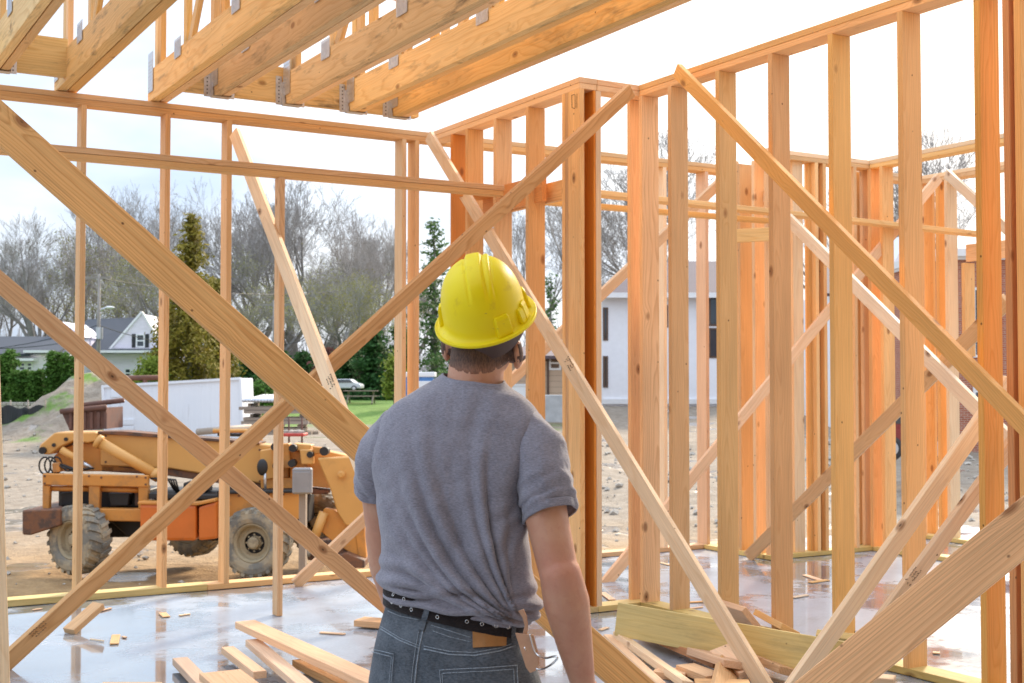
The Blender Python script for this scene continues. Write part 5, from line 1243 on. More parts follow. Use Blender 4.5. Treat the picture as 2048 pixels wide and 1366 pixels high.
# trunk (under the clothes), a little slimmer than them
for py, l, r, b_ in ((862, 815, 1035, .060), (900, 790, 1040, .085), (980, 785, 1020, .09), (1100, 790, 1030, .09), (1200, 790, 1030, .09), (1290, 780, 1040, .095)):
    c_ = P((l+r)/2, py); c2 = P((l+r)/2, py+90); a_ = (r-l)/2/882-.012
    B.ellipsoid(c_, (a_, b_-.015, 0.085), n=24)
cap(P(945, 800), P(800, 890, .05), .045, .035); cap(P(945, 800), P(1045, 890, -.05), .045, .035)
RS, RE, RW = P(1080, 915, -.085), P(1117, 1142, -.145), P(1166, 1368, -.075)
cap(RS, P(1092, 1030, -.115), .047, .0475, 20); cap(P(1092, 1030, -.115), RE, .0475, .0430, 20)
cap(P(1121, 1150, -.15), P(1133, 1205, -.135), .0455, .0505, 20); cap(P(1133, 1205, -.135), P(1152, 1300, -.10), .0505, .038, 20); cap(P(1152, 1300, -.10), RW, .038, .027, 20)
B.ellipsoid(P(1118, 1150, -.178), (.020, .014, .022), n=12)
LS, LE, LW = P(770, 912, .085), P(768, 1066, .13), P(808, 1262, .17)
cap(LS, P(764, 985, .11), .044, .044, 20); cap(P(762, 985, .11), LE, .047, .042, 20); cap(LE, P(776, 1130, .14), .045, .045, 20); cap(P(776, 1130, .14), LW, .045, .027, 20)
def hand(W, dr, side, nrm):                     # palm, thumb and four unequal curled fingers
    dr = Vector(dr).normalized(); nrm = Vector(nrm).normalized(); sd_ = dr.cross(nrm).normalized()*side
    Wd = Vector(W)
    for k in range(4):
        u = (k-1.5)*0.019; cap(Wd+sd_*u*.6+dr*.01, Wd+dr*.088+sd_*u, .015, .0125, 12)
    for k, L in enumerate((.066, .076, .071, .055)):
        p = Wd+dr*.09+sd_*(k-1.5)*.0195; d = dr.copy()
        for j, (fr_, bend) in enumerate(((.46, .45), (.31, .6), (.23, .45))):
            d = (d*math.cos(bend)+nrm*math.sin(bend)).normalized(); q = p+d*L*fr_; cap(p, q, .0092-.0008*j, .0088-.0008*j, 10); p = q
            nn = nrm*math.cos(bend)-d*0; 
    p = Wd+dr*.025-sd_*.028; d = (dr*.75-sd_*.55+nrm*.35).normalized(); q = p+d*.038; cap(p, q, .014, .011, 10); d = (d+dr*.5+nrm*.2).normalized(); r_ = q+d*.03; cap(q, r_, .0105, .0095, 10); cap(r_, r_+d*.022, .0095, .0085, 10)
hand(RW, (RW-P(1152, 1300, -.10)), 1, (-.3, .9, .1)); hand(LW, (LW-P(776, 1130, .14)), -1, (.5, -.8, .1))
for sg, hx in ((-1, -.085), (1, .085)):
    cap((hx, .0, .86), (hx*1.1, .02, .50), .068, .055, 20); cap((hx*1.1, .02, .50), (hx*1.15, .0, .10), .058, .038, 20); cap((hx*1.15, -.03, .045), (hx*1.35, .15, .035), .036, .028, 14)
me = B.mesh('body', M['skin'])
ob = link('body', me, man)
md = ob.modifiers.new('r', 'REMESH'); md.mode = 'VOXEL'; md.voxel_size = 0.0042; md.use_smooth_shade = True
ms = ob.modifiers.new('s', 'CORRECTIVE_SMOOTH') if False else ob.modifiers.new('s', 'SMOOTH'); ms.factor = 0.5; ms.iterations = 7
dg = bpy.context.evaluated_depsgraph_get(); me2 = bpy.data.meshes.new_from_object(ob.evaluated_get(dg)); ob.modifiers.clear(); ob.data = me2; me2.name = 'body'
me2.materials.clear(); me2.materials.append(M['skin']); me2.polygons.foreach_set('use_smooth', [True]*len(me2.polygons))
eb = MB()
for sg in (-1, 1): eb.ellipsoid(hp(sg*0.031, 0.080, 0.008), (0.0125, 0.0125, 0.0125), n=12)
build(eb, 'eyes', simple('eye_white', (0.75, 0.73, 0.7), rough=0.15), man, smooth=True)
# ---- lofted clothes ----
def interp(rows, py):
    for i in range(len(rows)-1):
        if rows[i][0] <= py <= rows[i+1][0]:
            u = (py-rows[i][0])/(rows[i+1][0]-rows[i][0])
            m0 = [(rows[min(i+1, len(rows)-1)][k]-rows[max(i-1, 0)][k])/(rows[min(i+1, len(rows)-1)][0]-rows[max(i-1, 0)][0]) for k in (1, 2, 3)]
            m1 = [(rows[min(i+2, len(rows)-1)][k]-rows[i][k])/(rows[min(i+2, len(rows)-1)][0]-rows[i][0]) for k in (1, 2, 3)]
            h_ = rows[i+1][0]-rows[i][0]; o = []
            for j, k in enumerate((1, 2, 3)):
                a, b = rows[i][k], rows[i+1][k]
                o.append((2*u**3-3*u*u+1)*a+(u**3-2*u*u+u)*h_*m0[j]+(-2*u**3+3*u*u)*b+(u**3-u*u)*h_*m1[j])
            return o
    return list(rows[0][1:4]) if py < rows[0][0] else list(rows[-1][1:4])
TR_ = [(752, 886, 1008, .066), (766, 866, 1018, .070), (785, 832, 1036, .078), (810, 792, 1062, .088), (838, 766, 1084, .100), (870, 752, 1092, .108), (910, 746, 1086, .114), (955, 748, 1070, .118),
       (1000, 756, 1052, .120), (1050, 762, 1054, .120), (1100, 766, 1060, .120), (1140, 766, 1066, .121), (1165, 761, 1074, .123), (1190, 764, 1077, .123), (1212, 770, 1068, .118), (1228, 776, 1050, .112)]
def g_(x, s): return math.exp(-x*x/(2*s*s))
def fold(px, py, back):
    dx, dy = 1052-px, 1240-py; r = math.hypot(dx, dy); ph = math.degrees(math.atan2(dy, dx))
    ps = ph-0.073*r; d = 0.0
    for c_, wd_, am, r0, r1 in ((10, 2.2, 6.0, 70, 380), (16, 1.7, 5.0, 40, 420), (22.5, 2.0, 8.0, 50, 520), (31, 2.2, 6.0, 60, 560), (43, 2.4, 4.5, 90, 560), (50, 1.8, 7.5, 50, 420), (60, 3.0, 3.5, 110, 420)):
        c2 = c_+1.5*math.sin(r*.012+c_)
        d += am*g_(ps-c2, wd_)*sstep(r0*.4, r0, r)*(1-sstep(r1*.65, r1*1.15, r))
        d -= am*.7*g_(ps-c2-wd_*1.7, wd_*.65)*sstep(r0*.4, r0, r)*(1-sstep(r1*.6, r1, r))
    q = py-(1190+(px-772)*.165)
    for c_, wd_, am in ((-62, 8, 5), (-40, 6, 6.5), (-20, 5, 6.5), (-3, 4.5, 6)):
        c2 = c_+7*math.sin(px*.021+c_)+4*math.sin(px*.05+c_*2)
        d += am*g_(q-c2, wd_)*(0.55+0.45*math.sin(px*.017+c_*.3))-am*.5*g_(q-c2-wd_*2, wd_*.7)
    n = mnoise.noise(Vector((px*.012, py*.008, 3)))*5+mnoise.noise(Vector((px*.03+py*.012, py*.022, 7)))*2.4
    # blades and spine
    d += 4*g_(px-830, 45)*g_(py-900, 60)+4*g_(px-1000, 45)*g_(py-905, 60)-5*g_(px-920, 22)*sstep(800, 880, py)*(1-sstep(1050, 1150, py))
    # strain lines from the right armhole
    for k, (sx, sy, ang, ln, am) in enumerate(((1046, 985, 205, 170, 4), (1046, 1005, 225, 200, 5), (1052, 1030, 245, 190, 5), (760, 950, -40, 120, 4), (757, 985, -58, 160, 4))):
        ca, sa = math.cos(math.radians(ang)), math.sin(math.radians(ang)); ux, uy = px-sx, py-sy
        al = ux*ca-uy*sa if False else ux*ca+uy*(-sa); pe = ux*sa+uy*ca
        if 0 < al < ln: d += am*g_(pe, 7+al*.05)*(1-al/ln)*sstep(0, 25, al)
    r7 = math.hypot(px-1052, py-1240); return (d*(2.2-1.3*sstep(200, 420, r7))+n*1.1)*0.001
def loft(rows, y0, y1, ny, nt, yc=0.0, skew=-0.22, ex=2.25, fn=None, slope=None, name='x', mat=None, caps=False, par=None):
    mb = MB(); R_ = []
    for i in range(ny+1):
        py = y0+(y1-y0)*i/ny; ring = []; l, r, b_ = interp(rows, py)
        cx_ = (l+r)/2; ax_ = (r-l)/2
        for j in range(nt):
            th = 2*PI*j/nt; ct, st = math.cos(th), math.sin(th)
            ux = math.copysign(abs(ct)**(2/ex), ct); uy = math.copysign(abs(st)**(2/ex), st)
            px = cx_+ax_*ux; pyy = py+(slope(px, uy) if slope else 0)
            v = P(px, pyy, 0); v = Vector((v.x, 0, v.z)); Y = yc+b_*uy+skew*(px-cx_)/882
            nrm = Vector((ux*b_*2, uy*ax_/882*2, 0)); nrm.normalize()
            d = fn(px, pyy, uy < 0.3) if fn else 0
            ring.append(Vector((v.x*(1+Y/PD)+manI.translation.x*0, Y, v.z))+nrm*d)
            ring[-1].x = P(px, pyy, Y).x+nrm.x*d; ring[-1].z = P(px, pyy, 0).z
        R_.append(ring)
    mb.rings(R_, caps=caps); return mb
hem_slope = lambda px, uy: (px-772)*.165*0
def sl_top(px, uy): return 0
# collar dips at the back, hem follows the belt
def shirt_slope(py):
    k = sstep(1040, 1190, py); c_ = 1-sstep(752, 800, py)
    return k, c_
mb = MB(); R_ = []; NY, NTt = 190, 240
for i in range(NY+1):
    py = 752+(1200-752)*i/NY; k, c_ = shirt_slope(py); l, r, b_ = interp(TR_, py+25*k); ring = []
    for j in range(NTt):
        th = 2*PI*j/NTt; ct, st = math.cos(th), math.sin(th); ux = math.copysign(abs(ct)**.9, ct); uy = math.copysign(abs(st)**.9, st)
        px = (l+r)/2+(r-l)/2*ux; pz = py+k*((px-772)*.165-14*max(0, uy)*0)+c_*(12*max(0, ux)+14*max(0, -uy)-3*max(0, -ux))
        Y = b_*uy-.24*(px-910)/882
        nrm = Vector((ux*b_, uy*(r-l)/1764, 0)).normalized()
        d = fold(px, pz, uy < .3)*sstep(752, 790, py)
        v = P(px, pz, Y); vz = P(px, pz, Y*0.35).z
        ring.append(Vector((v.x, Y, vz))+nrm*d)
    R_.append(ring)
mb.rings(R_, caps=False)
sh = build(mb, 'shirt', M['shirt'], man, smooth=True)
sm = sh.modifiers.new('t', 'SOLIDIFY'); sm.thickness = 0.003; sm.offset = -1
col_ring = [R_[0][j] for j in range(0, NTt, 3)]
mb = MB(); rb = []
for (dn, up_) in ((0.001, -0.014), (0.0035, -0.012), (0.0042, -0.002), (0.003, 0.0035), (-0.001, 0.003)):
    rb.append([v+Vector((v.x-P(947, 760).x, v.y, 0)).normalized()*dn+Vector((0, 0, up_)) for v in col_ring])
mb.rings(rb, caps=False); build(mb, 'collar', M['shirt'], man, smooth=True)
mb = MB(); hr_ = [R_[-1][j] for j in range(0, NTt, 3)]; rb = []
for (dn, up_) in ((-.004, .004), (0.0025, .016), (0.004, 0.004), (0.003, -0.004), (-.004, -.003)):
    rb.append([v+Vector((v.x, v.y, 0)).normalized()*dn+Vector((0, 0, up_)) for v in hr_])
mb.rings(rb, caps=False); build(mb, 'hem', M['shirt'], man, smooth=True)
# sleeves
def sleeve(pts, name, hem_tilt, seed):
    # pts: (centre, radius_x, radius_y); rings perpendicular to the arm
    mb = MB(); rr_ = []; n = 72; N = 64; cs = [Vector(p[0]) for p in pts]
    for i in range(N+1):
        u = i/N*(len(pts)-1); k = min(int(u), len(pts)-2); w_ = u-k; w_ = w_*w_*(3-2*w_)*.5+w_*.5
        c_ = cs[k].lerp(cs[k+1], w_); ra = pts[k][1]*(1-w_)+pts[k+1][1]*w_; rb_ = pts[k][2]*(1-w_)+pts[k+1][2]*w_
        t_ = (cs[k+1]-cs[k]).normalized(); t_ = (t_*.5+(cs[-1]-cs[0]).normalized()*.5).normalized()
        if i > N*.6: t_ = (t_+Vector(hem_tilt)*sstep(.6, 1, i/N)).normalized()
        e1 = Vector((1, 0, 0)); e1 = (e1-t_*e1.dot(t_)).normalized(); e2 = t_.cross(e1)
        ring = []
        for j in range(n):
            a = 2*PI*j/n; q = 1+.020*math.sin(7*a+u*4+seed)*sstep(.3, .9, i/N)+.028*math.sin(3*a+u*3+seed)+.022*mnoise.noise(Vector((math.cos(a)*2, math.sin(a)*2, u*2.2+seed)))*2+.02*math.sin(u*9+2*math.cos(a)+seed)*sstep(.2, .8, i/N)
            ring.append(c_+e1*ra*q*math.cos(a)+e2*rb_*q*math.sin(a))
        rr_.append(ring)
    mb.rings(rr_, caps=False); o = build(mb, name, M['shirt'], man, smooth=True)
    sm = o.modifiers.new('t', 'SOLIDIFY'); sm.thickness = 0.0025; sm.offset = -1
    hm = MB(); last, prev = rr_[-1], rr_[-5]; cc = sum(last, Vector())/n; ax_ = (sum(prev, Vector())/n-cc).normalized()
    hm.rings([[v+(v-cc).normalized()*q+ax_*z_ for v in last] for q, z_ in ((-.001, .018), (.0007, .0175), (.0009, .016), (.0009, .002), (.0003, -.0005), (-.002, 0))], caps=False); build(hm, 'sleeve_hem', M['shirt'], o, smooth=True)
    return o
sleeve([(P(1030, 858, -.02), .035, .05), (P(1052, 868, -.045), .052, .066), (P(1076, 905, -.075), .063, .074), (P(1088, 960, -.095), .063, .072), (P(1096, 1000, -.105), .062, .068), (P(1101, 1031, -.112), .0605, .064)], 'sleeve', (-.05, 0, .13), 1.0)
sleeve([(P(815, 858, .02), .035, .05), (P(790, 866, .045), .052, .064), (P(768, 905, .075), .060, .068), (P(759, 940, .095), .060, .064), (P(756, 965, .105), .057, .06), (P(757, 986, .112), .053, .055)], 'sleeve', (.12, 0, .05), 4.0)
# trousers
JR = [(1165, 782, 1030, .098), (1195, 778, 1036, .105), (1225, 770, 1044, .112), (1260, 762, 1052, .120), (1300, 752, 1064, .128), (1340, 744, 1076, .132), (1390, 738, 1088, .134), (1450, 734, 1096, .132), (1520, 738, 1096, .125)]
def jfold(px, py, back):
    d = 3.5*g_(px-835-(py-1250)*.05, 9)*-1*sstep(1262, 1300, py)+mnoise.noise(Vector((px*.016, py*.02, 11)))*4+mnoise.noise(Vector((px*.05, py*.03, 2)))*1.5
    d += 3.0*math.sin((py-1250-(px-840)*.18)*.075)*g_(px-960, 90)*.5
    d += 7*g_(px-790, 45)*g_(py-1330, 60)+8*g_(px-960, 70)*g_(py-1350, 70)
    return d*.001
mb = MB(); R_ = []
for i in range(91):
    py = 1172+(1520-1172)*i/90; l, r, b_ = interp(JR, py); ring = []; k = 1-sstep(1200, 1340, py)
    for j in range(180):
        th = 2*PI*j/180; ct, st = math.cos(th), math.sin(th); ux = math.copysign(abs(ct)**.9, ct); uy = math.copysign(abs(st)**.9, st)
        px = (l+r)/2+(r-l)/2*ux; pz = py+k*((px-772)*.19-8); Y = b_*uy-.24*(px-910)/882; nrm = Vector((ux*b_, uy*(r-l)/1764, 0)).normalized()
        v = P(px, pz, Y); ring.append(Vector((v.x, Y, P(px, pz, Y*.35).z))+nrm*jfold(px, pz, True))
    R_.append(ring)
mb.rings(R_)
for hx in (-.095, .085):
    mb.rings([[Vector((hx*(1+.1*u)+math.cos(a)*(.105-.03*u), -.0+.02*u+math.sin(a)*(.118-.035*u), .74-.68*u)) for a in [2*PI*j/40 for j in range(40)]] for u in [k/14 for k in range(15)]])
jeans = build(mb, 'trousers', M['jeans'], man, smooth=True)
for sg, hx in ((-1, -.10), (1, .098)):
    s_ = MB(); s_.rings([[Vector((hx+.045*w_*math.cos(a), yy+.02*math.sin(a)*0, zz+hh*max(-.2, math.sin(a)))) for a in [2*PI*j/20 for j in range(20)]] for yy, w_, zz, hh in ((-.11, .55, .045, .045), (-.08, .85, .045, .05), (0, .95, .045, .055), (.08, 1.05, .04, .045), (.15, 1.0, .035, .032), (.185, .5, .03, .02))])
    build(s_, 'boot', simple('brown_boot', (0.12, 0.07, 0.04), rough=0.7), man, smooth=True)
bpy.context.view_layer.update()
def bvh_of(objs):
    vs, fs = [], []
    for o in objs:
        k = len(vs); vs += [v.co.copy() for v in o.data.vertices]; fs += [tuple(i+k for i in p.vertices) for p in o.data.polygons]
    return BVHTree.FromPolygons(vs, fs)
camL = manI@CAM
bj = bvh_of([jeans]); bs = bvh_of([sh])
def hit(bv, px, py, off=0.002):
    d = (P(px, py)-camL).normalized(); h_ = bv.ray_cast(camL, d)
    if h_[0] is None: return None, None
    n = h_[1] if h_[1].dot(d) < 0 else -h_[1]
    return h_[0]+n*off, n
def seam(bv, pts, r, name, mat, par, off=0.001, dens=6.0):
    out = []
    for i in range(len(pts)-1):
        L = math.hypot(pts[i+1][0]-pts[i][0], pts[i+1][1]-pts[i][1]); n = max(2, int(L/dens))
        for k in range(n+(i == len(pts)-2)):
            u = k/n; h_, _ = hit(bv, pts[i][0]*(1-u)+pts[i+1][0]*u, pts[i][1]*(1-u)+pts[i+1][1]*u, off)
            if h_: out.append(h_)
    if len(out) < 2: return
    mb = MB(); mb.tube(out, r, 6); return build(mb, name, M[mat], par, smooth=True)
def patch(bv, quad, nx, ny, name, mat, par, off, th=0.0018):
    mb = MB(); G_ = {}
    for s_ in (0, 1):
        for i in range(nx+1):
            for j in range(ny+1):
                u, v = i/nx, j/ny; a = [quad[0][k]*(1-u)+quad[1][k]*u for k in (0, 1)]; b = [quad[3][k]*(1-u)+quad[2][k]*u for k in (0, 1)]
                h_, n = hit(bv, a[0]*(1-v)+b[0]*v, a[1]*(1-v)+b[1]*v, off-(th+.002)*s_)
                if h_ is None: return None
                G_[(s_, i, j)] = len(mb.v); mb.v.append(tuple(h_))
    for i in range(nx):
        for j in range(ny):
            mb.f.append((G_[0, i, j], G_[0, i, j+1], G_[0, i+1, j+1], G_[0, i+1, j])); mb.f.append((G_[1, i, j], G_[1, i+1, j], G_[1, i+1, j+1], G_[1, i, j+1]))
    for i in range(nx):
        mb.f.append((G_[0, i, 0], G_[0, i+1, 0], G_[1, i+1, 0], G_[1, i, 0])); mb.f.append((G_[0, i, ny], G_[1, i, ny], G_[1, i+1, ny], G_[0, i+1, ny]))
    for j in range(ny):
        mb.f.append((G_[0, 0, j], G_[1, 0, j], G_[1, 0, j+1], G_[0, 0, j+1])); mb.f.append((G_[0, nx, j], G_[0, nx, j+1], G_[1, nx, j+1], G_[1, nx, j]))
    mb.k = [0]*len(mb.f); return build(mb, name, M[mat] if isinstance(mat, str) else mat, par, fixn=True, smooth=False)
# belt: a band lofted round the waist
M['belt'] = fabric('black_webbing', (0.012, 0.009, 0.009), (0.028, 0.02, 0.019), sheen=0.1)
def beltring(c0, extra, nn=150):
    ring = []
    for j in range(nn):
        th = 2*PI*j/nn; ct, st = math.cos(th), math.sin(th); ux = math.copysign(abs(ct)**.9, ct); uy = math.copysign(abs(st)**.9, st)
        l, r, b_ = 772, 1044, .113; px = (l+r)/2+(r-l)/2*ux; lx = .004*g_(c0, 1)
        py = 1188+(px-772)*.205+c0-6*max(0, -uy)*0; Y = b_*uy-.24*(px-910)/882; nrm = Vector((ux*b_, uy*(r-l)/1764, 0)).normalized()
        v = P(px, py, Y); ring.append(Vector((v.x, Y, P(px, py, Y*.35).z))+nrm*extra)
    return ring
mb = MB(); prof = ((-9, .001), (-9, .0055), (-6, .0075), (8, .0070), (22, .0075), (25, .0055), (25, .001)); mb.rings([beltring(c0, e_) for c0, e_ in prof], caps=False)
belt = build(mb, 'belt', M['belt'], man, smooth=True); bb = bvh_of([belt])
M['eyelet'] = simple('eyelet_metal', (0.75, 0.74, 0.72), rough=0.25, metal=1.0, var=0.1)
for (px, py) in ((787, 1189), (784, 1204), (808, 1198), (802, 1211), (831, 1206), (823, 1219), (908, 1222), (875, 1234), (937, 1228), (934, 1243), (966, 1232), (964, 1248), (994, 1237), (992, 1252), (1018, 1242), (1016, 1254)):
    h_, n = hit(bb, px, py, .0006)
    if h_ is None: continue
    e1 = n.orthogonal().normalized(); e2 = n.cross(e1); mb = MB()
    pts = [h_+(e1*math.cos(a)+e2*math.sin(a))*.0036 for a in [2*PI*k/14 for k in range(14)]]; mb.tube(pts, .0009, 6, closed=True)
    build(mb, 'eyelet', M['eyelet'], belt, smooth=True)
for pts in ([(775, 1184), (850, 1200), (905, 1211), (975, 1226), (1040, 1239)], [(773, 1211), (850, 1226), (905, 1238), (975, 1252), (1040, 1264)]): seam(bb, pts, .0007, 'belt_edge', 'belt', belt, .0008)
# belt loops, patch, yoke, centre seam, pockets
for q in ([(853, 1207), (863, 1209), (849, 1262), (837, 1260)], [(1022, 1234), (1031, 1235), (1030, 1291), (1021, 1290)]):
    mb = MB(); rows = []
    for i in range(9):
        u = i/8; L_ = [q[0][k]*(1-u)+q[3][k]*u for k in (0, 1)]; R2 = [q[1][k]*(1-u)+q[2][k]*u for k in (0, 1)]
        row = []
        for w_ in (0, .5, 1):
            a, b = L_[0]*(1-w_)+R2[0]*w_, L_[1]*(1-w_)+R2[1]*w_; h_, n = hit(bb, a, b, .003)
            h2, n2 = hit(bj, a, b, .004); best = None
            for hh in (h_, h2):
                if hh is not None and (best is None or (hh-camL).length < (best-camL).length): best = hh
            row.append(best)
        rows.append(row)
    if all(x is not None for r_ in rows for x in r_):
        vs = [x for r_ in rows for x in r_]; bk_ = [x+Vector((0, .003, 0)) for x in vs]; n0 = len(vs)
        fs = [(i*3+j, i*3+j+1, i*3+j+4, i*3+j+3) for i in range(8) for j in range(2)]; fs += [tuple(k+n0 for k in f_[::-1]) for f_ in fs]
        ed = [i*3 for i in range(9)]+[25, 26]+[i*3+2 for i in range(7, -1, -1)]+[1]
        fs += [(ed[i], ed[(i+1) % len(ed)], ed[(i+1) % len(ed)]+n0, ed[i]+n0) for i in range(len(ed))]
        mb.add(vs+bk_, fs); build(mb, 'belt_loop', M['jeans'], jeans, smooth=False, fixn=True)
M['patchl'] = simple('tan_leather', (0.40, 0.185, 0.055), rough=0.6, var=0.2, scale=25, bump=0.0005, bscale=60)
patch(bj, [(945, 1252), (1012, 1262), (1011, 1292), (946, 1296)], 8, 4, 'leather_patch', 'patchl', jeans, .0045)
for pts, r_ in (([(762, 1258), (800, 1281), (838, 1296)], .0014), ([(762, 1253), (800, 1276), (838, 1291)], .0009), ([(848, 1298), (900, 1309), (950, 1311), (1000, 1302), (1030, 1291)], .0016), ([(848, 1292), (900, 1303), (950, 1305), (1000, 1296), (1028, 1286)], .0010),
                ([(846, 1262), (838, 1300), (833, 1335), (830, 1366), (828, 1400)], .0018), ([(838, 1262), (831, 1300), (826, 1335), (823, 1366)], .0010), ([(776, 1222), (800, 1232), (840, 1240)], .0011), ([(862, 1250), (900, 1262), (942, 1275)], .0011), ([(866, 1262), (900, 1274), (942, 1284)], .0009)):
    seam(bj, pts, r_, 'seam', 'stitch', jeans, .0006)
pk = patch(bj, [(744, 1296), (790, 1306), (784, 1385), (738, 1385)], 8, 10, 'back_pocket', 'jeans', jeans, .0040)
pk2 = patch(bj, [(881, 1338), (1032, 1330), (1036, 1420), (888, 1430)], 14, 10, 'back_pocket', 'jeans', jeans, .0040)
for pts in ([(744, 1298), (790, 1308), (784, 1385)], [(747, 1304), (786, 1313), (780, 1385)], [(888, 1425), (881, 1340), (1032, 1331), (1036, 1415)], [(892, 1425), (886, 1347), (1026, 1338), (1030, 1415)]):
    seam(bj, pts, .0010, 'seam', 'stitch', jeans, .0046)
# shirt armhole seam on the right, back of the collar seam
seam(bs, [(1062, 835), (1050, 870), (1042, 905), (1038, 950), (1036, 990)], .0011, 'seam', 'shirt', sh, .0006)
seam(bs, [(872, 762), (900, 770), (940, 775), (985, 783), (1010, 795)], .0008, 'seam', 'shirt', sh, .0004)
# hammer holder: leather tab hung on the belt with a bright wire loop
hh = empty('hammer_holder', (0, 0, 0), label='pale leather hammer holder with chrome wire loop'); hh.parent = man
M['tan'] = simple('pale_leather', (0.52, 0.30, 0.185), rough=0.6, var=0.12, scale=30, bump=0.0004, bscale=80)
def ploc(pts, Y, th, name, mat, par, bevel=0.0008):
    mb = MB(); fr_ = [P(a, b, Y(a, b)) for a, b in pts]; n = len(fr_)
    vs = fr_+[v+Vector((.002, th, 0)) for v in fr_]; mb.add(vs, [tuple(range(n)), tuple(range(2*n-1, n-1, -1))]+[(i, (i+1) % n, (i+1) % n+n, i+n) for i in range(n)])
    return build(mb, name, mat, par, fixn=True, bevel=bevel)
YH = lambda a, b: -.165-.0002*(b-1265)
ploc([(1030, 1266), (1048, 1268), (1066, 1270), (1076, 1310), (1078, 1328), (1070, 1342), (1060, 1346), (1052, 1336), (1044, 1310)], YH, .004, 'leather_tab', M['tan'], hh)
ploc([(1036, 1222), (1046, 1218), (1052, 1232), (1055, 1250), (1053, 1270), (1044, 1272), (1049, 1252), (1045, 1236)], lambda a, b: -.160, .004, 'belt_strap', M['tan'], hh)
M['chrome'] = simple('chrome_wire', (0.8, 0.78, 0.76), rough=0.12, metal=1.0, var=0.05)
wp = [(1060, 1268, -.168), (1064, 1283, -.170), (1069, 1300, -.172), (1078, 1312, -.180), (1092, 1316, -.205), (1106, 1313, -.228), (1113, 1313, -.238), (1114, 1318, -.238), (1104, 1328, -.222), (1090, 1336, -.198), (1076, 1338, -.180), (1065, 1333, -.174), (1060, 1324, -.172), (1055, 1308, -.171), (1048, 1292, -.169)]
sm_ = []
for i in range(len(wp)-1):
    for k in range(5):
        u = k/5; p0, p1, p2, p3 = wp[max(i-1, 0)], wp[i], wp[i+1], wp[min(i+2, len(wp)-1)]
        q = [.5*((2*p1[c])+(-p0[c]+p2[c])*u+(2*p0[c]-5*p1[c]+4*p2[c]-p3[c])*u*u+(-p0[c]+3*p1[c]-3*p2[c]+p3[c])*u**3) for c in range(3)]; sm_.append(P(*q))
mb = MB(); mb.tube(sm_, .0023, 10); build(mb, 'wire_loop', M['chrome'], hh, smooth=True)
# ---- hair, strap and hard hat ----
def hairm():
    m, t = newmat('short_brown_hair'); co = t.new('ShaderNodeTexCoord').outputs['Object']; x, y, z = t.sep(co)
    n = t.noise(t.comb(t.m('MULTIPLY', x, 420.0), t.m('MULTIPLY', y, 420.0), t.m('MULTIPLY', z, 90.0)), 1.0, 3, .6)
    c = t.mix(t.rng(n, .35, .65, 0, 1), C(.045, .022, .014), C(.15, .075, .045)); lo = P(958, 733, 0).z; c = t.mix(t.m('MULTIPLY', t.rng(z, lo-.018, lo+.012, 1.0, 0.0), t.rng(n, .4, .6, .55, .95)), c, C(.42, .20, .12)); t.put(t.bsdf.inputs['Base Color'], c); t.bsdf.inputs['Roughness'].default_value = .6
    t.put(t.bsdf.inputs['Normal'], t.bump(n, .9, .002)); return m
M['hair'] = hairm()
bskin = BVHTree.FromPolygons([v.co.copy() for v in me2.vertices], [tuple(p.vertices) for p in me2.polygons])
hm = MB(); rows = []
hz = [(.075, .002), (.04, .002), (0, .0018), (-.022, .0014), (-.040, .001), (-.052, .0005), (-.060, .0001)]
for zz, of in hz:
    row = []
    for j in range(60):
        a = math.radians(180+ -108+216*j/59)-PI/2; o = hp(0, -.015, zz-.006*math.cos(3*(j/59-.5))*(zz < -.03)); d = Rh@Vector((math.cos(a+PI), math.sin(a+PI)*1.0, 0))
        far = o+d*.25; h_ = bskin.ray_cast(far, -d)
        row.append(h_[0]+d*(of+.0005*mnoise.noise(Vector((j*.4, zz*60, 0)))) if h_[0] else o+d*.08)
    rows.append(row)
vs = [v for r_ in rows for v in r_]; fs = [(i*60+j, i*60+j+1, (i+1)*60+j+1, (i+1)*60+j) for i in range(len(rows)-1) for j in range(59)]
hm.add(vs, fs); ho = build(hm, 'hair', M['hair'], man, smooth=True, fixn=True); q = ho.modifiers.new('t', 'SOLIDIFY'); q.thickness = .004; q.offset = -1
# helmet
def helm_mat():
    m, t = newmat('yellow_helmet_shell'); t.bsdf.inputs['Specular IOR Level'].default_value = .3; co = t.new('ShaderNodeTexCoord').outputs['Object']
    n = t.noise(co, 18.0, 5, .65); n2 = t.noise(t.vm('MULTIPLY', co, (1, 1, 3)), 60.0, 4, .7); n3 = t.noise(co, 6.0, 3, .5)
    c = t.mix(t.rng(n3, .35, .65, 0, 1), C(.90, .70, .001), C(.95, .77, .003)); c = t.mix(t.rng(n, .60, .72, 0, .45), c, C(.62, .42, .03)); c = t.mix(t.rng(n2, .66, .74, 0, .5), c, C(.35, .25, .06))
    t.put(t.bsdf.inputs['Base Color'], c); t.put(t.bsdf.inputs['Roughness'], t.rng(n,   .3, .7, .36, .55)); t.put(t.bsdf.inputs['Normal'], t.bump(n2, .25, .0006)); t.bsdf.inputs['Subsurface Weight'].default_value = .05
    return m
M['helm'] = helm_mat()
helm = empty('hard_hat', (0, 0, 0), label='yellow hard hat with ridged crown'); helm.parent = man
Rk = Matrix.Rotation(math.radians(-2), 3, 'Y')@Matrix.Rotation(math.radians(-20), 3, 'Z')@Matrix.Rotation(math.radians(29), 3, 'X')@Matrix.Rotation(math.radians(20), 3, 'Z')
KC = P(968, 622, .02)
def kp(x, y, z): return KC+Rk@Vector((x, y, z))*.965
mb = MB(); rows = []; NT2, NP = 240, 72
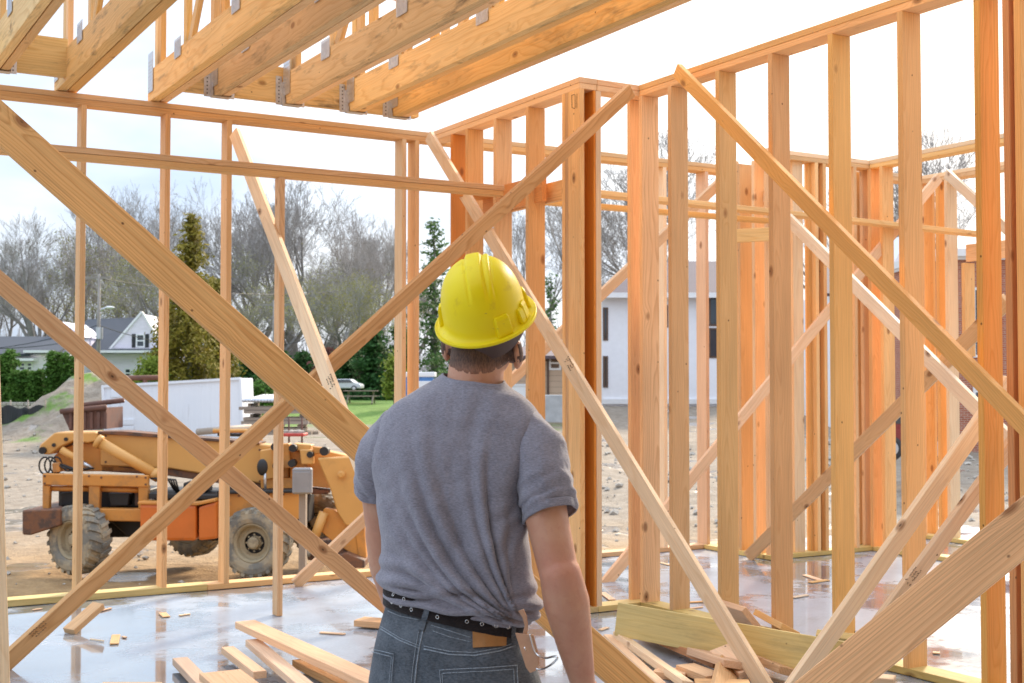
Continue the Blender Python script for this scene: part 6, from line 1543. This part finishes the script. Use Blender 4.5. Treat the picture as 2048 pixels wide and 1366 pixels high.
for i in range(NP+1):
    ph = (i/NP)*PI/2; row = []
    for j in range(NT2):
        th = 2*PI*j/NT2; cz = math.sin(ph)**.92; cr = math.cos(ph)**.78 if i < NP else 0.0
        x = .099*cr*math.cos(th); y = .126*cr*math.sin(th); z = .130*cz+.0
        up_ = sstep(.42, .60, math.sin(ph))
        rd = .0
        ax_ = abs(x); rd += .0055*(1-sstep(.013, .0205, ax_))+.0030*g_(x-.031, .0042)-.0026*g_(ax_-.0225, .0014)-.0022*g_(x-.0385, .0014)
        rd *= up_*(sstep(-.125, -.085, y) if y < 0 else 1)
        nv = Vector((x/.099**2, y/.126**2, z/.130**2)).normalized(); row.append(kp(*(Vector((x, y, z))+nv*rd)))
    rows.append(row)
base = []
for dr, dz in ((.0, -.004), (.0012, -.012), (.006, -.016), (.0145, -.0180), (.0200, -.0190), (.0225, -.0155), (.0245, -.0170), (.0242, -.0230), (.0200, -.0255), (.010, -.022), (-.003, -.017), (-.005, .0)):
    row = []
    for j in range(NT2):
        th = 2*PI*j/NT2; vis = max(0, math.sin(th))**3*.035; ct, st = math.cos(th), math.sin(th)
        x = (.099+dr*1.0)*ct; y = (.126+dr+vis*(dr > .006))*st; row.append(kp(x, y, dz-.010*(max(0, -st)**2)*0))
    base.append(row)
mb.rings(base[::-1]+rows, caps=False)
build(mb, 'shell', M['helm'], helm, smooth=True, fixn=True)
# accessory slots and knobs above the rim
for (a_, wd_, hgt) in ((-46, .020, .030), (-14, .010, .020), (-3, .013, .026), (196, .014, .034), (160, .015, .030), (28, .015, .03)):
    th = math.radians(a_-20); c0 = Vector((.100*math.cos(th), .127*math.sin(th), 0)); nv = Vector((math.cos(th)/.099, math.sin(th)/.126, 0)).normalized(); tv = Vector((-nv.y, nv.x, 0))
    mb = MB(); sec = []
    for z_, o_, s_ in ((-.016, .0105, 1), (.0, .0085, 1), (hgt*.75, .0055, .95), (hgt, .0015, .85)):
        sec.append([kp(*(c0+tv*u*wd_*s_+nv*(o_-(.003 if abs(u) > .9 else 0))+Vector((0, 0, z_)))) for u in (-1, -.85, 0, .85, 1)]+[kp(*(c0+tv*u*wd_*s_*.9-nv*.008+Vector((0, 0, z_)))) for u in (1, 0, -1)])
    mb.rings(sec); build(mb, 'slot', M['helm'], helm, smooth=False, fixn=True)
# suspension strap under the rim at the nape
M['strap'] = simple('dark_brown_band', (0.085, 0.046, 0.036), rough=.4, var=.2, scale=12)
mb = MB(); secs = []
for j in range(50):
    th = math.radians(-155+130*j/49); k = math.sin(PI*j/49)
    ring = []
    for z_, o_ in ((.012, 0), (.012, .004), (-.026-.030*k, .003-.004*k), (-.026-.030*k, -.001-.004*k)):
        sc_ = .0955 if z_ > 0 else .0945; ring.append(kp(sc_*math.cos(th)+o_*math.cos(th), (sc_+.022)*math.sin(th)+o_*math.sin(th), z_-.016))
    secs.append(ring)
mb.rings(secs); build(mb, 'nape_strap', M['strap'], helm, smooth=False, fixn=True)
